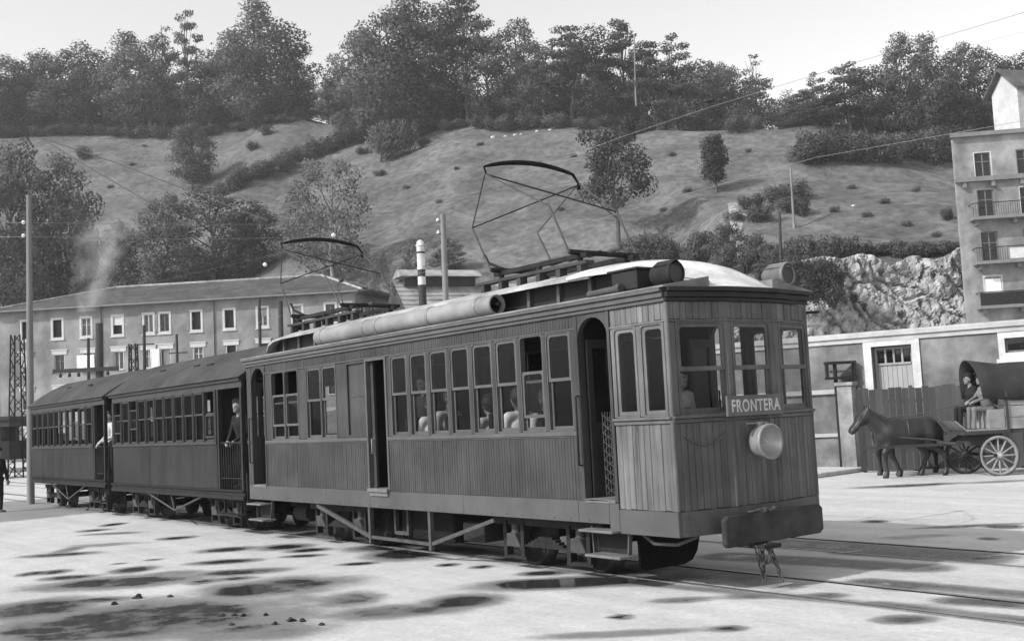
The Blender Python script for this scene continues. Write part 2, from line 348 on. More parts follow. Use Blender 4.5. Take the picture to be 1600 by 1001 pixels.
for (D0, L0), (D1, L1), r, s in cps:
    ex, ey = D1 - D0, L1 - L0; t = np.clip(((gD - D0) * ex + (gL - L0) * ey) / (ex * ex + ey * ey), 0, 1)
    q = np.hypot(gD - D0 - t * ex, gL - L0 - t * ey) / max(r, .12); stn = np.maximum(stn, s * np.clip(1.45 - .72 * q, 0, 1))
dirt = np.clip(1 - np.abs(gy - 9.56) / 1.3, 0, 1) * .42 * (gx < -8) + np.clip(1 - np.abs(gy - 9.56) / 1.1, 0, 1) * .25  # ground darker in a band along the track, strongest where the train stands
dirt = np.maximum(dirt, np.clip((-29.6 - .25 * (gy - 8) - gx) / 1.2, 0, 1) * np.clip((gy - 4.0) / 3, 0, 1))
dirt = np.maximum(dirt, np.clip((gD - 30.2) / .8, 0, 1) * (gL > 5) * .5)
me = bpy.data.meshes.new('yard_pavement'); me.vertices.add(len(gx)); me.vertices.foreach_set('co', np.stack([gx, gy, np.zeros_like(gx)], 1).ravel())
ii = (np.arange(nx - 1)[:, None] * ny + np.arange(ny - 1)[None, :]).ravel(); quads = np.stack([ii, ii + ny, ii + ny + 1, ii + 1], 1)
me.loops.add(quads.size); me.loops.foreach_set('vertex_index', quads.ravel()); me.polygons.add(len(quads)); me.polygons.foreach_set('loop_start', np.arange(0, quads.size, 4)); me.update(calc_edges=True)
for nm, arr in (('stain', stn), ('dirt', dirt)):
    a = me.attributes.new(nm, 'FLOAT', 'POINT'); a.data.foreach_set('value', arr.astype(np.float32))
me.materials.append(MATS['pavement']); o = bpy.data.objects.new('yard_pavement', me); col.objects.link(o); tag(o, kind='structure')
# sunken tram rails: steel head and the dark groove beside it
for k, (yy, x0, x1) in enumerate(((9.06, -60, 0), (10.06, -60, 0), (12.05, -60, 1), (13.05, -60, 1))):
    mb = MB().box(x0, x1, yy - .028, yy + .028, -.05, .009); r = mb.build('rail', 'steel'); tag(r, kind='structure')
    s_ = 1 if yy in (9.06, 12.05) else -1
    MB().box(x0, x1, yy + s_ * .05 - .02, yy + s_ * .05 + .02, -.05, .005).build('flange_groove', 'black_iron', r)
# raised kerb and pavement along the right-hand wall, low platform at the far left

# ================================================================== THE MOTOR CAR
YN, YF, YC = 8.424, 10.704, 9.564          # near side, far side, centre line
XR, XE, XF = -19.60, -10.10, -8.58         # rear end, end of the saloon, front corners
car = thing('electric_railcar', (-14.1, YC, 0), 'wooden electric railcar with a FRONTERA sign and round headlight leading the train', 'railcar')
SN = Fr((XR, YN), (XF, YN)); SF = Fr((XR, YF), (XF, YF), flip=True)      # u measured from the rear
ux = lambda x: x - XR

def window(F, u0, u1, z0, z1, rail, parent, m='paint_trim', drop=0.0, rnd=True, sash=.035, glassm='glass', single=False, inset=0.0, mid=False):
    """opening lined by a frame; two sashes, the upper one outside; drop lowers the upper sash"""
    f = MB(); F.ring(f, u0, u1, z0, z1, .014, -.07 - inset, .006 - inset, .02, .014)
    if rnd:
        F.fillet(f, u0 + .014, z1 - .014, .05, 1, -.05 - inset, .004 - inset); F.fillet(f, u1 - .014, z1 - .014, .05, -1, -.05 - inset, .004 - inset)
    wo = f.build('window', m, parent); a, b = u0 + .016, u1 - .016
    def mk(z_0, z_1, d, fil):
        s = MB(); F.ring(s, a, b, z_0, z_1, sash, d - .022, d, sash * 1.1, sash)
        if fil: F.fillet(s, a + sash, z_1 - sash, .045, 1, d - .02, d - .002); F.fillet(s, b - sash, z_1 - sash, .045, -1, d - .02, d - .002)
        s.build('sash', m, wo); g = MB(); F.box(g, a + sash * .6, b - sash * .6, z_0 + sash * .6, z_1 - sash * .6, d - .014, d - .010); g.build('pane', glassm, wo)
    if single: mk(z0 + .022, z1 - .016, -.012 - inset, rnd)
    else:
        mk(rail - .02 - drop, z1 - .016 - drop, -.008 - inset, rnd); mk(z0 + .022, rail + .02, -.036 - inset, False)
    return wo

def car_side(F, near):
    P = car
    # solebar (edge beam), plates
    mb = MB(); e = [0.02, 3.05, 4.5, 7.0, 9.4, ux(-9.66)]
    for a, b in zip(e, e[1:]): F.box(mb, a + .002, b - .002, .695, .945, -.05, .012)
    for a in [i * .32 + .3 for i in range(30)]:
        mb.cyl(F.p(a, .735, .012), F.p(a, .735, .02), .009, n=6); 
    mb.build('solebar', 'solebar', P, .004)
    # matchboarded panels below the waist
    if near: segs = [(ux(-18.80), ux(-15.14)), (ux(-14.50), ux(-10.12))]
    else: segs = [(ux(-18.80), ux(-10.12))]
    for a, b in segs:
        mb = MB(); F.boards(mb, a, b, .947, 1.685, .0, .058); mb.build('lower_panel', 'paint', P)
        mb = MB(); F.box(mb, a - .02, b + .02, 1.69, 1.745, -.06, .022); F.box(mb, a - .02, b + .02, 1.672, 1.69, -.05, .010); mb.build('waist_rail', 'paint_trim', P, .005)
    # plain upper panels round the windows
    ops = [(ux(-18.54), ux(-18.02)), (ux(-18.00), ux(-17.48)), (ux(-17.16), ux(-16.64)), (ux(-16.62), ux(-16.10))]
    pitch = (4.25) / 8; ws = [(ux(-14.42) + i * pitch + .035, ux(-14.42) + (i + 1) * pitch - .035) for i in range(8)]
    solid = [(ux(-18.80), ops[0][0]), (ops[1][1], ops[2][0])] + ([(ops[3][1], ux(-15.76)), (ux(-14.54), ws[0][0])] if near else [(ops[3][1], ws[0][0])])
    solid += [(ws[i][1], ws[i + 1][0]) for i in range(7)] + [(ws[7][1], ux(-10.10)), (ops[0][1], ops[1][0]), (ops[2][1], ops[3][0])]
    for i, (a, b) in enumerate(solid): mb = MB(); F.box(mb, a, b, 1.747, 2.925, -.05, .0 if b - a > .12 else .012); mb.build('window_post', 'paint', P, .006)
    mb = MB(); F.box(mb, ux(-18.80), ux(-10.10), 2.927, 2.945, -.05, .016); mb.build('head_rail', 'paint_trim', P, .004)
    mb = MB(); F.boards(mb, ux(-18.80), ux(-10.10), 2.947, 3.085, .0, .058); mb.build('letterboard', 'paint', P)
    for i, (a, b) in enumerate(ops): window(F, a, b, 1.747, 2.925, 2.38, P, drop=.38 if i < 2 else 0)
    for i, (a, b) in enumerate(ws): window(F, a, b, 1.747, 2.925, 2.36, P, drop=.42 if i == 6 else 0)
    if not near:
        for i, (a, b) in enumerate(ops + ws):
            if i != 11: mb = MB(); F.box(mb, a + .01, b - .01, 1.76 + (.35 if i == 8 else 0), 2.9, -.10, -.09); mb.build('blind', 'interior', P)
    if near:
        # baggage door: opening, pocket panel, sliding leaf half open, sill
        mb = MB(); F.box(mb, ux(-15.76), ux(-15.14), 1.747, 2.925, -.06, -.03); F.ring(mb, ux(-15.76), ux(-15.14), 1.747, 2.925, .035, -.03, .004, .04, .04); F.box(mb, ux(-15.725), ux(-15.175), 2.37, 2.39, -.03, -.022)
        mb.build('pocket_panel', 'paint', P, .003)
        mb = MB(); F.box(mb, ux(-15.14), ux(-15.10), .947, 2.925, -.08, .016); F.box(mb, ux(-14.55), ux(-14.50), .947, 2.925, -.08, .016); F.box(mb, ux(-15.14), ux(-14.50), 2.89, 2.926, -.08, .018); mb.build('door_frame', 'paint_trim', P, .004)
        d = MB(); F.box(d, ux(-15.12), ux(-14.99), .99, 2.88, -.09, -.06); F.ring(d, ux(-15.12), ux(-14.99), .99, 2.88, .03, -.06, -.05); dd = d.build('door', 'paint', P)
        h = MB(); h.tube([F.p(ux(-15.02), 1.5, -.05), F.p(ux(-15.02), 1.5, -.005), F.p(ux(-15.02), 1.72, -.005), F.p(ux(-15.02), 1.72, -.05)], .012, 6); h.build('handle', 'lamp_metal', dd)
        s = MB(); F.box(s, ux(-15.11), ux(-14.52), .93, .985, -.3, .06); F.box(s, ux(-15.08), ux(-14.55), .87, .93, .0, .035); s.build('door_sill', 'weathered_trim', P, .006)
    # rear and front platform doorways
    for (a, b), zs in (((ux(-19.38), ux(-18.84)), .96), ((ux(-10.06), ux(-9.54)), .97)):
        mb = MB(); F.box(mb, a - .05, a, zs - .03, 3.085, -.09, .012); F.box(mb, b, b + .045, zs - .03, 3.085, -.09, .012)
        n = 10; r = (b - a) / 2; cz = 2.80; pts = [(b, 3.085), (a, 3.085), (a, cz)] + [(a + r - r * math.cos(math.pi * t / n), cz + r * .92 * math.sin(math.pi * t / n)) for t in range(1, n)] + [(b, cz)]
        for t in range(n):
            u_a = a + r - r * math.cos(math.pi * t / n); u_b = a + r - r * math.cos(math.pi * (t + 1) / n); za = cz + r * .92 * math.sin(math.pi * t / n); zb = cz + r * .92 * math.sin(math.pi * (t + 1) / n)
            mb.hexa([F.p(u_a, za, .004), F.p(u_b, zb, .004), F.p(u_b, zb, -.06), F.p(u_a, za, -.06), F.p(u_a, 3.085, .004), F.p(u_b, 3.085, .004), F.p(u_b, 3.085, -.06), F.p(u_a, 3.085, -.06)])
        mb.build('doorway_arch', 'paint', P)
        s = MB(); F.box(s, a, b, zs - .04, zs, -.35, .02); s.build('door_sill', 'weathered_trim', P)
        # grab rails and, inside, the folded-back leaf
        g = MB(); g.tube([F.p(a - .025, 1.35, .012), F.p(a - .025, 1.35, .06), F.p(a - .025, 2.15, .06), F.p(a - .025, 2.15, .012)], .013, 6); g.build('grab_rail', 'iron', P)
        q0 = F.p(a + .02, 0, -.1); q1 = F.p(a + .12, 0, -.62); D2 = Fr((q0.x, q0.y), (q1.x, q1.y)); d = MB(); D2.ring(d, 0, .5, zs, 2.8, .07, -.02, .02, .1, .1); D2.box(d, .07, .43, zs + .1, 1.75, -.01, .01); D2.box(d, .07, .43, 1.75, 1.83, -.02, .02); dd = d.build('door', 'dark_paint', P)
        g = MB(); D2.box(g, .07, .43, 1.83, 2.7, -.003, .003); g.build('pane', 'glass', dd)
    # corner post at the rear
    mb = MB(); F.box(mb, .0, ux(-19.44), .75, 3.085, -.1, .004); F.box(mb, .0, ux(-19.44), 1.69, 1.75, .004, .02); mb.build('corner_post', 'paint', P, .01)
    # cornice in three steps
    mb = MB()
    for z0, z1, d in ((3.087, 3.13, .03), (3.132, 3.19, .055), (3.192, 3.235, .085)): F.box(mb, -.06, ux(XF) - .0, z0, z1, -.1, d)
    mb.build('cornice', 'paint_trim', P, .006)
car_side(SN, True); car_side(SF, False)

# the driving cab: weathered planks, three-sided front in a darker copy for its shade
P0, P1, P2, P3 = (XF, YN), (-8.44, 9.17), (-8.44, 9.955), (XF, YF)
VN = Fr((-9.49, YN), (XF, YN)); FL = Fr(P0, P1); FM = Fr(P1, P2); FRt = Fr(P2, P3); VF = Fr((XF, YF), (-9.49, YF))
def planks(F, u0, u1, z0, z1, n, m, name='plank', d0=-.04):
    p = (u1 - u0) / n
    for i in range(n):
        mb = MB(); e = random.uniform(-.002, .003); g = .002
        F.box(mb, u0 + i * p + g, u0 + (i + 1) * p - g, z0 + random.uniform(-.006, .006), z1, d0, e); mb.build(name, m, car, .004)
for F, wm, tm, n, wins in ((VN, 'weathered', 'weathered_trim', 10, ((.05, .42), (.49, .86))), (FL, 'weathered_shaded', 'trim_shaded', 9, ((.10, .745),)), (FM, 'weathered_shaded', 'trim_shaded', 9, ((.08, .705),)), (FRt, 'weathered_shaded', 'trim_shaded', 9, ((.09, .73),)), (VF, 'weathered_shaded', 'trim_shaded', 8, ((.05, .42), (.49, .86)))):
    ln = F.len
    planks(F, .002, ln - .002, .87, 1.79, n, wm)
    b = MB(); F.box(b, .0, ln, .88, 1.79, -.06, -.041); b.build('backing', 'interior', car)
    b = MB(); F.box(b, 0, ln, 1.792, 1.835, -.06, .02); F.box(b, 0, ln, 1.837, 1.868, -.06, .045); b.build('waist_rail', tm, car, .006)
    pts = [0] + [x for w_ in wins for x in w_] + [ln]
    for a, c in zip(pts[::2], pts[1::2]): b = MB(); F.box(b, a, c, 1.870, 2.868, -.07, .004); b.build('window_post', tm, car, .008)
    planks(F, .002, ln - .002, 2.895, 3.085, n, wm, 'frieze_board'); b = MB(); F.box(b, 0, ln, 2.870, 2.893, -.06, .014); F.box(b, 0, ln, 2.893, 3.085, -.07, -.041); b.build('head_rail', tm, car, .004)
    for a, c in wins: window(F, a, c, 1.870, 2.868, 2.36, car, tm, sash=.042, single=F in (VN, VF))
    b = MB(); F.box(b, -.004, ln + .004, .60, .865, -.05, -.008 if F in (FL, FM, FRt) else .008)
    if F is FL:
        for rz in (.66, .72, .78, .82): b.cyl(F.p(.1, rz, -.008), F.p(.1, rz, .004), .012, n=7); b.cyl(F.p(.15, rz, -.008), F.p(.15, rz, .004), .012, n=7)
    b.build('end_beam', 'solebar' if F in (VN,) else 'trim_shaded', car, .004)
    if F not in (VN, VF):
        b = MB()
        for z0, z1, d in ((3.087, 3.13, .03), (3.132, 3.19, .06), (3.192, 3.238, .095)): F.box(b, -.02, ln + .02, z0, z1, -.1, d)
        b.build('cornice', 'dark_paint', car, .006)
for p, m in ((P0, 'weathered_trim'), (P1, 'trim_shaded'), (P2, 'trim_shaded'), (P3, 'trim_shaded')):
    MB().cyl((p[0] - .012, p[1] + (.01 if p[1] < YC else -.01), .87), (p[0] - .012, p[1] + (.01 if p[1] < YC else -.01), 3.08), .026, n=10).build('corner_bead', m, car)
# folding lattice gate drawn half across the front doorway
lg = MB()
for k in range(5): lg.tube([(-9.58 - k * .045, YN + .05, 1.0), (-9.58 - k * .045, YN + .05, 1.95)], .006, 4)
for k in range(9):
    lg.tube([(-9.58, YN + .045, 1.02 + k * .1), (-9.76, YN + .045, 1.12 + k * .1)], .005, 4); lg.tube([(-9.76, YN + .055, 1.02 + k * .1), (-9.58, YN + .055, 1.12 + k * .1)], .005, 4)
lg.build('lattice_gate', 'iron_light', car)
# connecting beam under the front door
for F in (SN, SF):
    b = MB(); F.box(b, ux(-9.655), ux(-9.492), .62, .93, -.05, .014); F.box(b, ux(-10.1), ux(-9.66), .947, .965, -.05, .02); b.build('sill_bracket', 'solebar', car, .004)
# destination board
b = MB(); FS = Fr((-8.37, 9.03), (-8.37, 9.93)); FS.box(b, 0, .9, 1.835, 2.055, -.012, .012); FS.ring(b, 0, .9, 1.835, 2.055, .015, .012, .02); sg = b.build('destination_board', 'sign_grey', car); sg['label'] = 'grey board lettered FRONTERA'
cu = bpy.data.curves.new('txt', 'FONT'); cu.body = 'FRONTERA'; cu.size = .2; cu.extrude = .002; cu.align_x = 'CENTER'; cu.align_y = 'CENTER'; cu.offset = .004; cu.space_character = 1.12
to = bpy.data.objects.new('txt', cu); col.objects.link(to); dg = bpy.context.evaluated_depsgraph_get(); tm_ = bpy.data.meshes.new_from_object(to.evaluated_get(dg)); bpy.data.objects.remove(to)
xs = [v.co.x for v in tm_.vertices]; wd = max(xs) - min(xs); ys = [v.co.y for v in tm_.vertices]; hh = max(ys) - min(ys); cy_ = (max(ys) + min(ys)) / 2
for v in tm_.vertices:
    a, bz, c = v.co; q = FS.p(.45 + a * .78 / wd, 1.945 + (bz - cy_) * .135 / hh, .0155 + c) - car.location; v.co = q
tm_.materials.append(MATS['letters']); lo = bpy.data.objects.new('lettering', tm_); col.objects.link(lo); lo.parent = sg
# headlight
hc = Vector((-8.44, 9.50, 1.545))
b = MB(); b.lathe(hc, (1, 0, 0), [(.0, .0), (.0, .06), (.05, .07), (.06, .15), (.12, .178), (.2, .182), (.215, .195), (.25, .195), (.25, .175), (.24, .172)], 28); b.cyl(hc + Vector((.1, 0, .17)), hc + Vector((.1, 0, .215)), .03, n=8); b.bar(hc + Vector((-.02, -.1, .2)), hc + Vector((.12, .1, .205)), .03, .015)
hl = b.build('headlight', 'lamp_metal', car); b = MB(); b.lathe(hc, (1, 0, 0), [(.10, .0), (.11, .05), (.14, .1), (.19, .15), (.242, .172)], 28); b.build('reflector', 'reflector', hl)
b = MB(); b.lathe(hc, (1, 0, 0), [(.243, .0), (.240, .1), (.232, .174)], 28); b.build('lens', 'glass', hl); b = MB(); b.lathe(hc, (1, 0, 0), [(.11, .02), (.16, .022), (.18, .012), (.185, 0)], 10); b.build('bulb', 'white_paint', hl)
# hose slung below the left front window
b = MB(); b.tube([FL.p(.12 + i * .09, 1.66 - .12 * math.sin(math.pi * i / 6), .014) for i in range(7)], .009, 6); b.build('slung_hose', 'trim_shaded', car)
# buffer plate, chains on it and coupler
b = MB(); yb0, yb1 = 8.80, 10.39; pl = [(yb0, .50), (yb0, .76), (yb0 + .05, .80), (yb1 - .05, .80), (yb1, .76), (yb1, .52), (yb1 - .06, .48), (yb0 + .04, .47)]
b.prism([(-8.28, y, z) for y, z in pl], None, (-.07, 0, 0)); b.build('buffer_plate', 'buffer_paint', car, .012)
b = MB(); b.box(-8.6, -8.35, 9.1, 9.3, .55, .75); b.box(-8.6, -8.35, 9.85, 10.05, .55, .75); b.build('buffer_bracket', 'iron', car)
b = MB(); b.prism([(-8.6, 9.2, .47), (-8.12, 9.2, .47), (-8.1, 9.33, .47), (-8.12, 9.46, .47), (-8.6, 9.45, .47)], None, (0, 0, -.04)); b.build('drawbar', 'iron', car)
def chain(b, pts, r=.04, t=.011):
    for i, (a, c) in enumerate(zip(pts, pts[1:])):
        a = Vector(a); c = Vector(c); d = (c - a); m_ = (a + c) / 2; dn = d.normalized(); sd = Vector((0, 1, 0)) if i % 2 else Vector((1, 0, 0)); sd = (sd - dn * sd.dot(dn)).normalized()
        b.tube([m_ + dn * math.cos(k * math.pi / 4) * d.length * .68 + sd * math.sin(k * math.pi / 4) * r for k in range(9)], t, 5)
b = MB(); chain(b, [(-8.22, 9.27, .46 - i * .075) for i in range(6)], .022, .009); chain(b, [(-8.20 + .02 * i, 9.36 + .012 * i, .46 - i * .075) for i in range(6)], .022, .009); chain(b, [(-8.22, 9.18 + .02 * i, .45 - i * .08) for i in range(5)], .022, .009); b.tube([(-8.2, 9.28, .47), (-8.14, 9.3, .4), (-8.16, 9.32, .3), (-8.22, 9.32, .27)], .022, 6); b.build('coupling_chain', 'iron_light', car)
b = MB(); chain(b, [(-8.31 + .03 * math.sin(i * 2.1), 9.2 + i * .055, .815 + .02 * math.sin(i * 3)) for i in range(9)], .024, .009); b.build('safety_chain', 'iron_light', car)

# roof: deck, clerestory, canvas hoods
def shell(prof, m, name, th=.035, parent=car):       # prof: list of (x, z_edge, z_crown, half width)
    b = MB(); ny_ = 14; rows = []
    for x, ze, zc, hw in prof: rows.append([(x, YC + hw * (2 * j / ny_ - 1), ze + (zc - ze) * (1 - abs(2 * j / ny_ - 1) ** 2.2)) for j in range(ny_ + 1)])
    k = ny_ + 1; n = len(rows); vs = [p for r in rows for p in r] + [(p[0], p[1], p[2] - th) for r in rows for p in r]; o = n * k
    fs = [(i * k + j, (i + 1) * k + j, (i + 1) * k + j + 1, i * k + j + 1) for i in range(n - 1) for j in range(ny_)]
    b.add(vs, fs, True); b.add(vs, [tuple(q + o for q in reversed(f)) for f in fs], True)
    ed = [(i * k, (i + 1) * k) for i in range(n - 1)]; b.add(vs, [(a, a + o, c + o, c) for a, c in ed] + [(c + k - 1 , c + k - 1 + o, a + k - 1 + o, a + k - 1) for a, c in ed] + [(j + 1, j + 1 + o, j + o, j) for j in range(ny_)] + [((n - 1) * k + j, (n - 1) * k + j + o, (n - 1) * k + j + 1 + o, (n - 1) * k + j + 1) for j in range(ny_)])
    return b.build(name, m, parent)
b = MB()
for s, y0 in ((1, YN), (-1, YF)):
    b.hexa([(XR - .08, y0 - s * .085, 3.236), (XF + .06, y0 - s * .085, 3.236), (XF + .06, y0 + s * .62, 3.236), (XR - .08, y0 + s * .62, 3.236), (XR - .08, y0 - s * .085, 3.252), (XF + .06, y0 - s * .085, 3.252), (XF + .06, y0 + s * .62, 3.37), (XR - .08, y0 + s * .62, 3.37)])
b.build('roof_deck', 'roof_grey', car)
b = MB(); b.add([(XF, YN, 3.245), (P1[0] + .08, P1[1], 3.245), (P2[0] + .08, P2[1], 3.245), (XF, YF, 3.245), (XF, YN, 3.05), (P1[0] - .1, P1[1], 3.05), (P2[0] - .1, P2[1], 3.05), (XF, YF, 3.05)], [(0, 1, 2, 3), (7, 6, 5, 4), (0, 4, 5, 1), (1, 5, 6, 2), (2, 6, 7, 3), (3, 7, 4, 0)]); b.build('front_deck', 'roof_grey', car)
prof = [(XR + .02, 3.26, 3.34, .72), (XR + .08, 3.40, 3.50, .76), (XR + .2, 3.5, 3.62, .78), (XR + .42, 3.56, 3.70, .79), (XR + .8, 3.58, 3.73, .8), (-16, 3.59, 3.74, .8), (-13, 3.60, 3.75, .8), (-11, 3.60, 3.75, .8), (-10.2, 3.585, 3.74, .80)]
shell(prof, 'roof_light', 'roof')
prof = [(-10.6, 3.61, 3.765, .82), (-10.2, 3.61, 3.76, .83), (-9.8, 3.59, 3.745, .84), (-9.5, 3.55, 3.71, .84), (-9.25, 3.49, 3.66, .83), (-9.0, 3.41, 3.585, .80), (-8.8, 3.33, 3.49, .76), (-8.62, 3.262, 3.37, .68), (-8.46, 3.245, 3.262, .58)]
shell(prof, 'canvas', 'canvas_hood')
b = MB(); b.box(XR + .12, -8.95, YN + .56, YN + .6, 3.30, 3.585); b.box(XR + .12, -8.95, YF - .6, YF - .56, 3.30, 3.585); b.build('clerestory_wall', 'dark_paint', car)
for s, y0 in ((-1, YN + .56), (1, YF - .56)):
    for i in range(16):
        x = XR + .5 + i * .62
        b = MB().box(x, x + .06, min(y0, y0 + s * .05), max(y0, y0 + s * .05), 3.35, 3.575); b.build('clerestory_rib', 'paint_trim', car)
# walkway boards on the roof under the pantographs
for x0, x1 in ((-12.9, -10.5), (-19.0, -16.4)):
    for y in (9.06, 9.96):
        b = MB().box(x0, x1, y - .07, y + .07, 3.79, 3.83)
        for i in range(6): xx = x0 + .15 + i * (x1 - x0 - .3) / 5; b.box(xx - .04, xx + .04, y - .06, y + .06, 3.66, 3.788)
        b.build('roof_walkway', 'pole_dark', car)
# air cylinder along the near roof edge
b = MB(); ty, tz, tr = 8.70, 3.435, .135
b.lathe((-17.2, ty, tz), (1, 0, 0), [(0, 0), (0, .08), (.05, .125), (.12, tr), (2.6, tr), (5.12, tr), (5.2, tr), (5.2, .115), (5.1, .112), (5.08, 0)], 22); tk = b.build('air_reservoir', 'tank', car)
for x in (-16.95, -15.5, -15.1, -13.6, -12.4):
    b = MB(); b.lathe((x, ty, tz), (1, 0, 0), [(0, tr + .001), (0, tr + .008), (.05, tr + .008), (.05, tr + .001)], 22); b.box(x, x + .05, ty - .05, ty + .05, 3.27, tz - tr); b.build('band', 'lamp_metal', tk)
b = MB(); b.lathe((-12.09, ty, tz), (1, 0, 0), [(0, .0), (0, .112)], 18); b.cyl((-12.09, ty, tz), (-11.95, ty, tz), .03, n=8); b.build('dark_end_disc', 'black_iron', tk)  # black disc paints the shade inside the open tank end
# marker lamps, box, whistle, pole ends at the front of the roof
for y, z in ((8.66, 3.41), (10.50, 3.455)):
    b = MB(); b.lathe((-8.95, y, z), (1, 0, 0), [(0, 0), (0, .10), (.05, .115), (.28, .12), (.28, .125), (.33, .125), (.33, .11), (.31, .11), (.31, 0)], 20); b.box(-8.9, -8.7, y - .05, y + .05, 3.245, z - .1); b.hexa([(-8.9, y - .09, z + .09), (-8.62, y - .09, z + .09), (-8.62, y + .09, z + .09), (-8.9, y + .09, z + .09), (-8.9, y - .005, z + .15), (-8.62, y - .005, z + .15), (-8.62, y + .005, z + .15), (-8.9, y + .005, z + .15)])
    lm = b.build('marker_lamp', 'lamp_grey' if y > 10 else 'iron', car); b = MB(); b.lathe((-8.638, y, z), (1, 0, 0), [(0, 0), (0, .108)], 18); b.build('lens', 'window_dark', lm)
b = MB().box(-9.5, -9.08, 8.50, 8.78, 3.29, 3.50); b.box(-9.56, -9.06, 8.48, 8.8, 3.502, 3.53); b.build('resistor_box', 'dark_paint', car, .008)
b = MB().cyl((-9.9, 8.5, 3.31), (-9.35, 8.44, 3.31), .04, n=10); b.cyl((-9.35, 8.44, 3.31), (-9.28, 8.44, 3.31), .055, n=10); b.build('whistle', 'iron_light', car)
b = MB().bar((-8.95, 8.85, 3.40), (-8.62, 9.15, 3.30), .09, .06); b.build('roof_step', 'roof_grey', car)
b = MB().bar((-8.62, 10.72, 3.0), (-8.5, 10.85, 3.0), .05, .03); b.build('bracket', 'dark_paint', car)
# pantographs
def pantograph(xt, zt, kx0, kx1, bx0, bx1, label):
    q = MB()
    for y in (9.16, 9.96): q.bar((bx0 - .15, y, 3.93), (bx1 + .15, y, 3.93), .06, .06)
    for x in (bx0, bx1): q.bar((x, 8.98, 3.975), (x, 10.14, 3.975), .05, .05); q.cyl((x, 9.0, 3.97), (x, 10.12, 3.97), .035, n=8)
    for x in (bx0, (bx0 + bx1) / 2, bx1):
        for y in (9.16, 9.96): q.cyl((x, y, 3.72), (x, y, 3.9), .05, .035, n=8)
    q.tube([(bx0 - .1, 9.3, 4.0), (bx0 - .35, 9.2, 4.12), (bx0 - .42, 9.18, 4.25)], .022, 6)
    pa = q.build('pantograph', 'iron', car); pa['label'] = label
    for i in range(5): MB().cyl((bx0 + .2 + i * .4, 9.56, 3.99), (bx0 + .5 + i * .4, 9.5, 3.99), .03, n=7).build('spring', 'iron_light', pa)
    zk = 4.62
    for s, y in ((-1, 8.98), (1, 10.14)):
        a = MB(); a.tube([(bx1, y, 3.97), (kx1, y, zk)], .014, 6); a.build('lower_arm', 'iron_light', pa)
        a = MB(); a.tube([(bx0, y, 3.97), (kx0, y, zk)], .014, 6); a.build('lower_arm', 'iron_light', pa)
        t = YC + s * .82
        a = MB(); a.tube([(kx0, y, zk), (xt, t, zt - .1)], .010, 5); a.build('upper_arm', 'iron_light', pa)
        a = MB(); a.tube([(kx1, y, zk), (xt, t, zt - .1)], .010, 5); a.build('upper_arm', 'iron_light', pa)
    a = MB(); a.tube([(kx0, 8.98, zk), (xt, YC + .82, zt - .12)], .010, 5); a.tube([(kx1, 10.14, zk), (xt, YC - .82, zt - .1)], .012, 5); a.build('cross_stay', 'iron', pa)
    a = MB(); n = 16; pts = [(xt, YC + (2 * i / n - 1) * .83, zt + .12 * (1 - (2 * i / n - 1) ** 2) - (.1 if i == n else 0)) for i in range(n + 1)]
    a.tube(pts, [.014 + .022 * (1 - (2 * i / n - 1) ** 2) ** .6 for i in range(n + 1)], 8); a.tube([(xt, YC - .83, zt - .0), (xt, YC - .80, zt - .1)], .014, 6); a.tube([pts[-1], (xt, YC + .82, zt - .18)], .03, 6); a.build('collector_bow', 'black_iron', pa)
pantograph(-12.2, 5.33, -12.9, -11.15, -12.5, -10.8, 'raised pantograph near the front of the railcar roof')
pantograph(-18.6, 5.26, -19.2, -17.5, -18.8, -16.9, 'raised pantograph near the rear of the railcar roof')

# inside: floor, ceiling, bulkheads, benches
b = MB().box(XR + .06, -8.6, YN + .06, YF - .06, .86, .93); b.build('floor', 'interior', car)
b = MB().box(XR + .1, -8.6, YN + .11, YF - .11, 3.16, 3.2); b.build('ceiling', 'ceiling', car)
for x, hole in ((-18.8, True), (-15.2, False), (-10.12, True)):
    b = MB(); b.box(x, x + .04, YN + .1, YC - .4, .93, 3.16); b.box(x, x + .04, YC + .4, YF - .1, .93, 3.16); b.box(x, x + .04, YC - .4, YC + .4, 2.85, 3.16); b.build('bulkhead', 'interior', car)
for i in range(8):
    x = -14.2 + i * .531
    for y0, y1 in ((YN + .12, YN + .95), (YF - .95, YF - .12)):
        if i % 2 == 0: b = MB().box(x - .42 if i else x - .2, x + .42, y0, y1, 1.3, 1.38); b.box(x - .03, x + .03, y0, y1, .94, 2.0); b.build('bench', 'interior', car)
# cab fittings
b = MB().box(-8.95, -8.7, 8.75, 9.05, .93, 1.85); b.cyl((-8.82, 8.9, 1.85), (-8.82, 8.9, 1.95), .03); b.build('controller', 'interior', car)

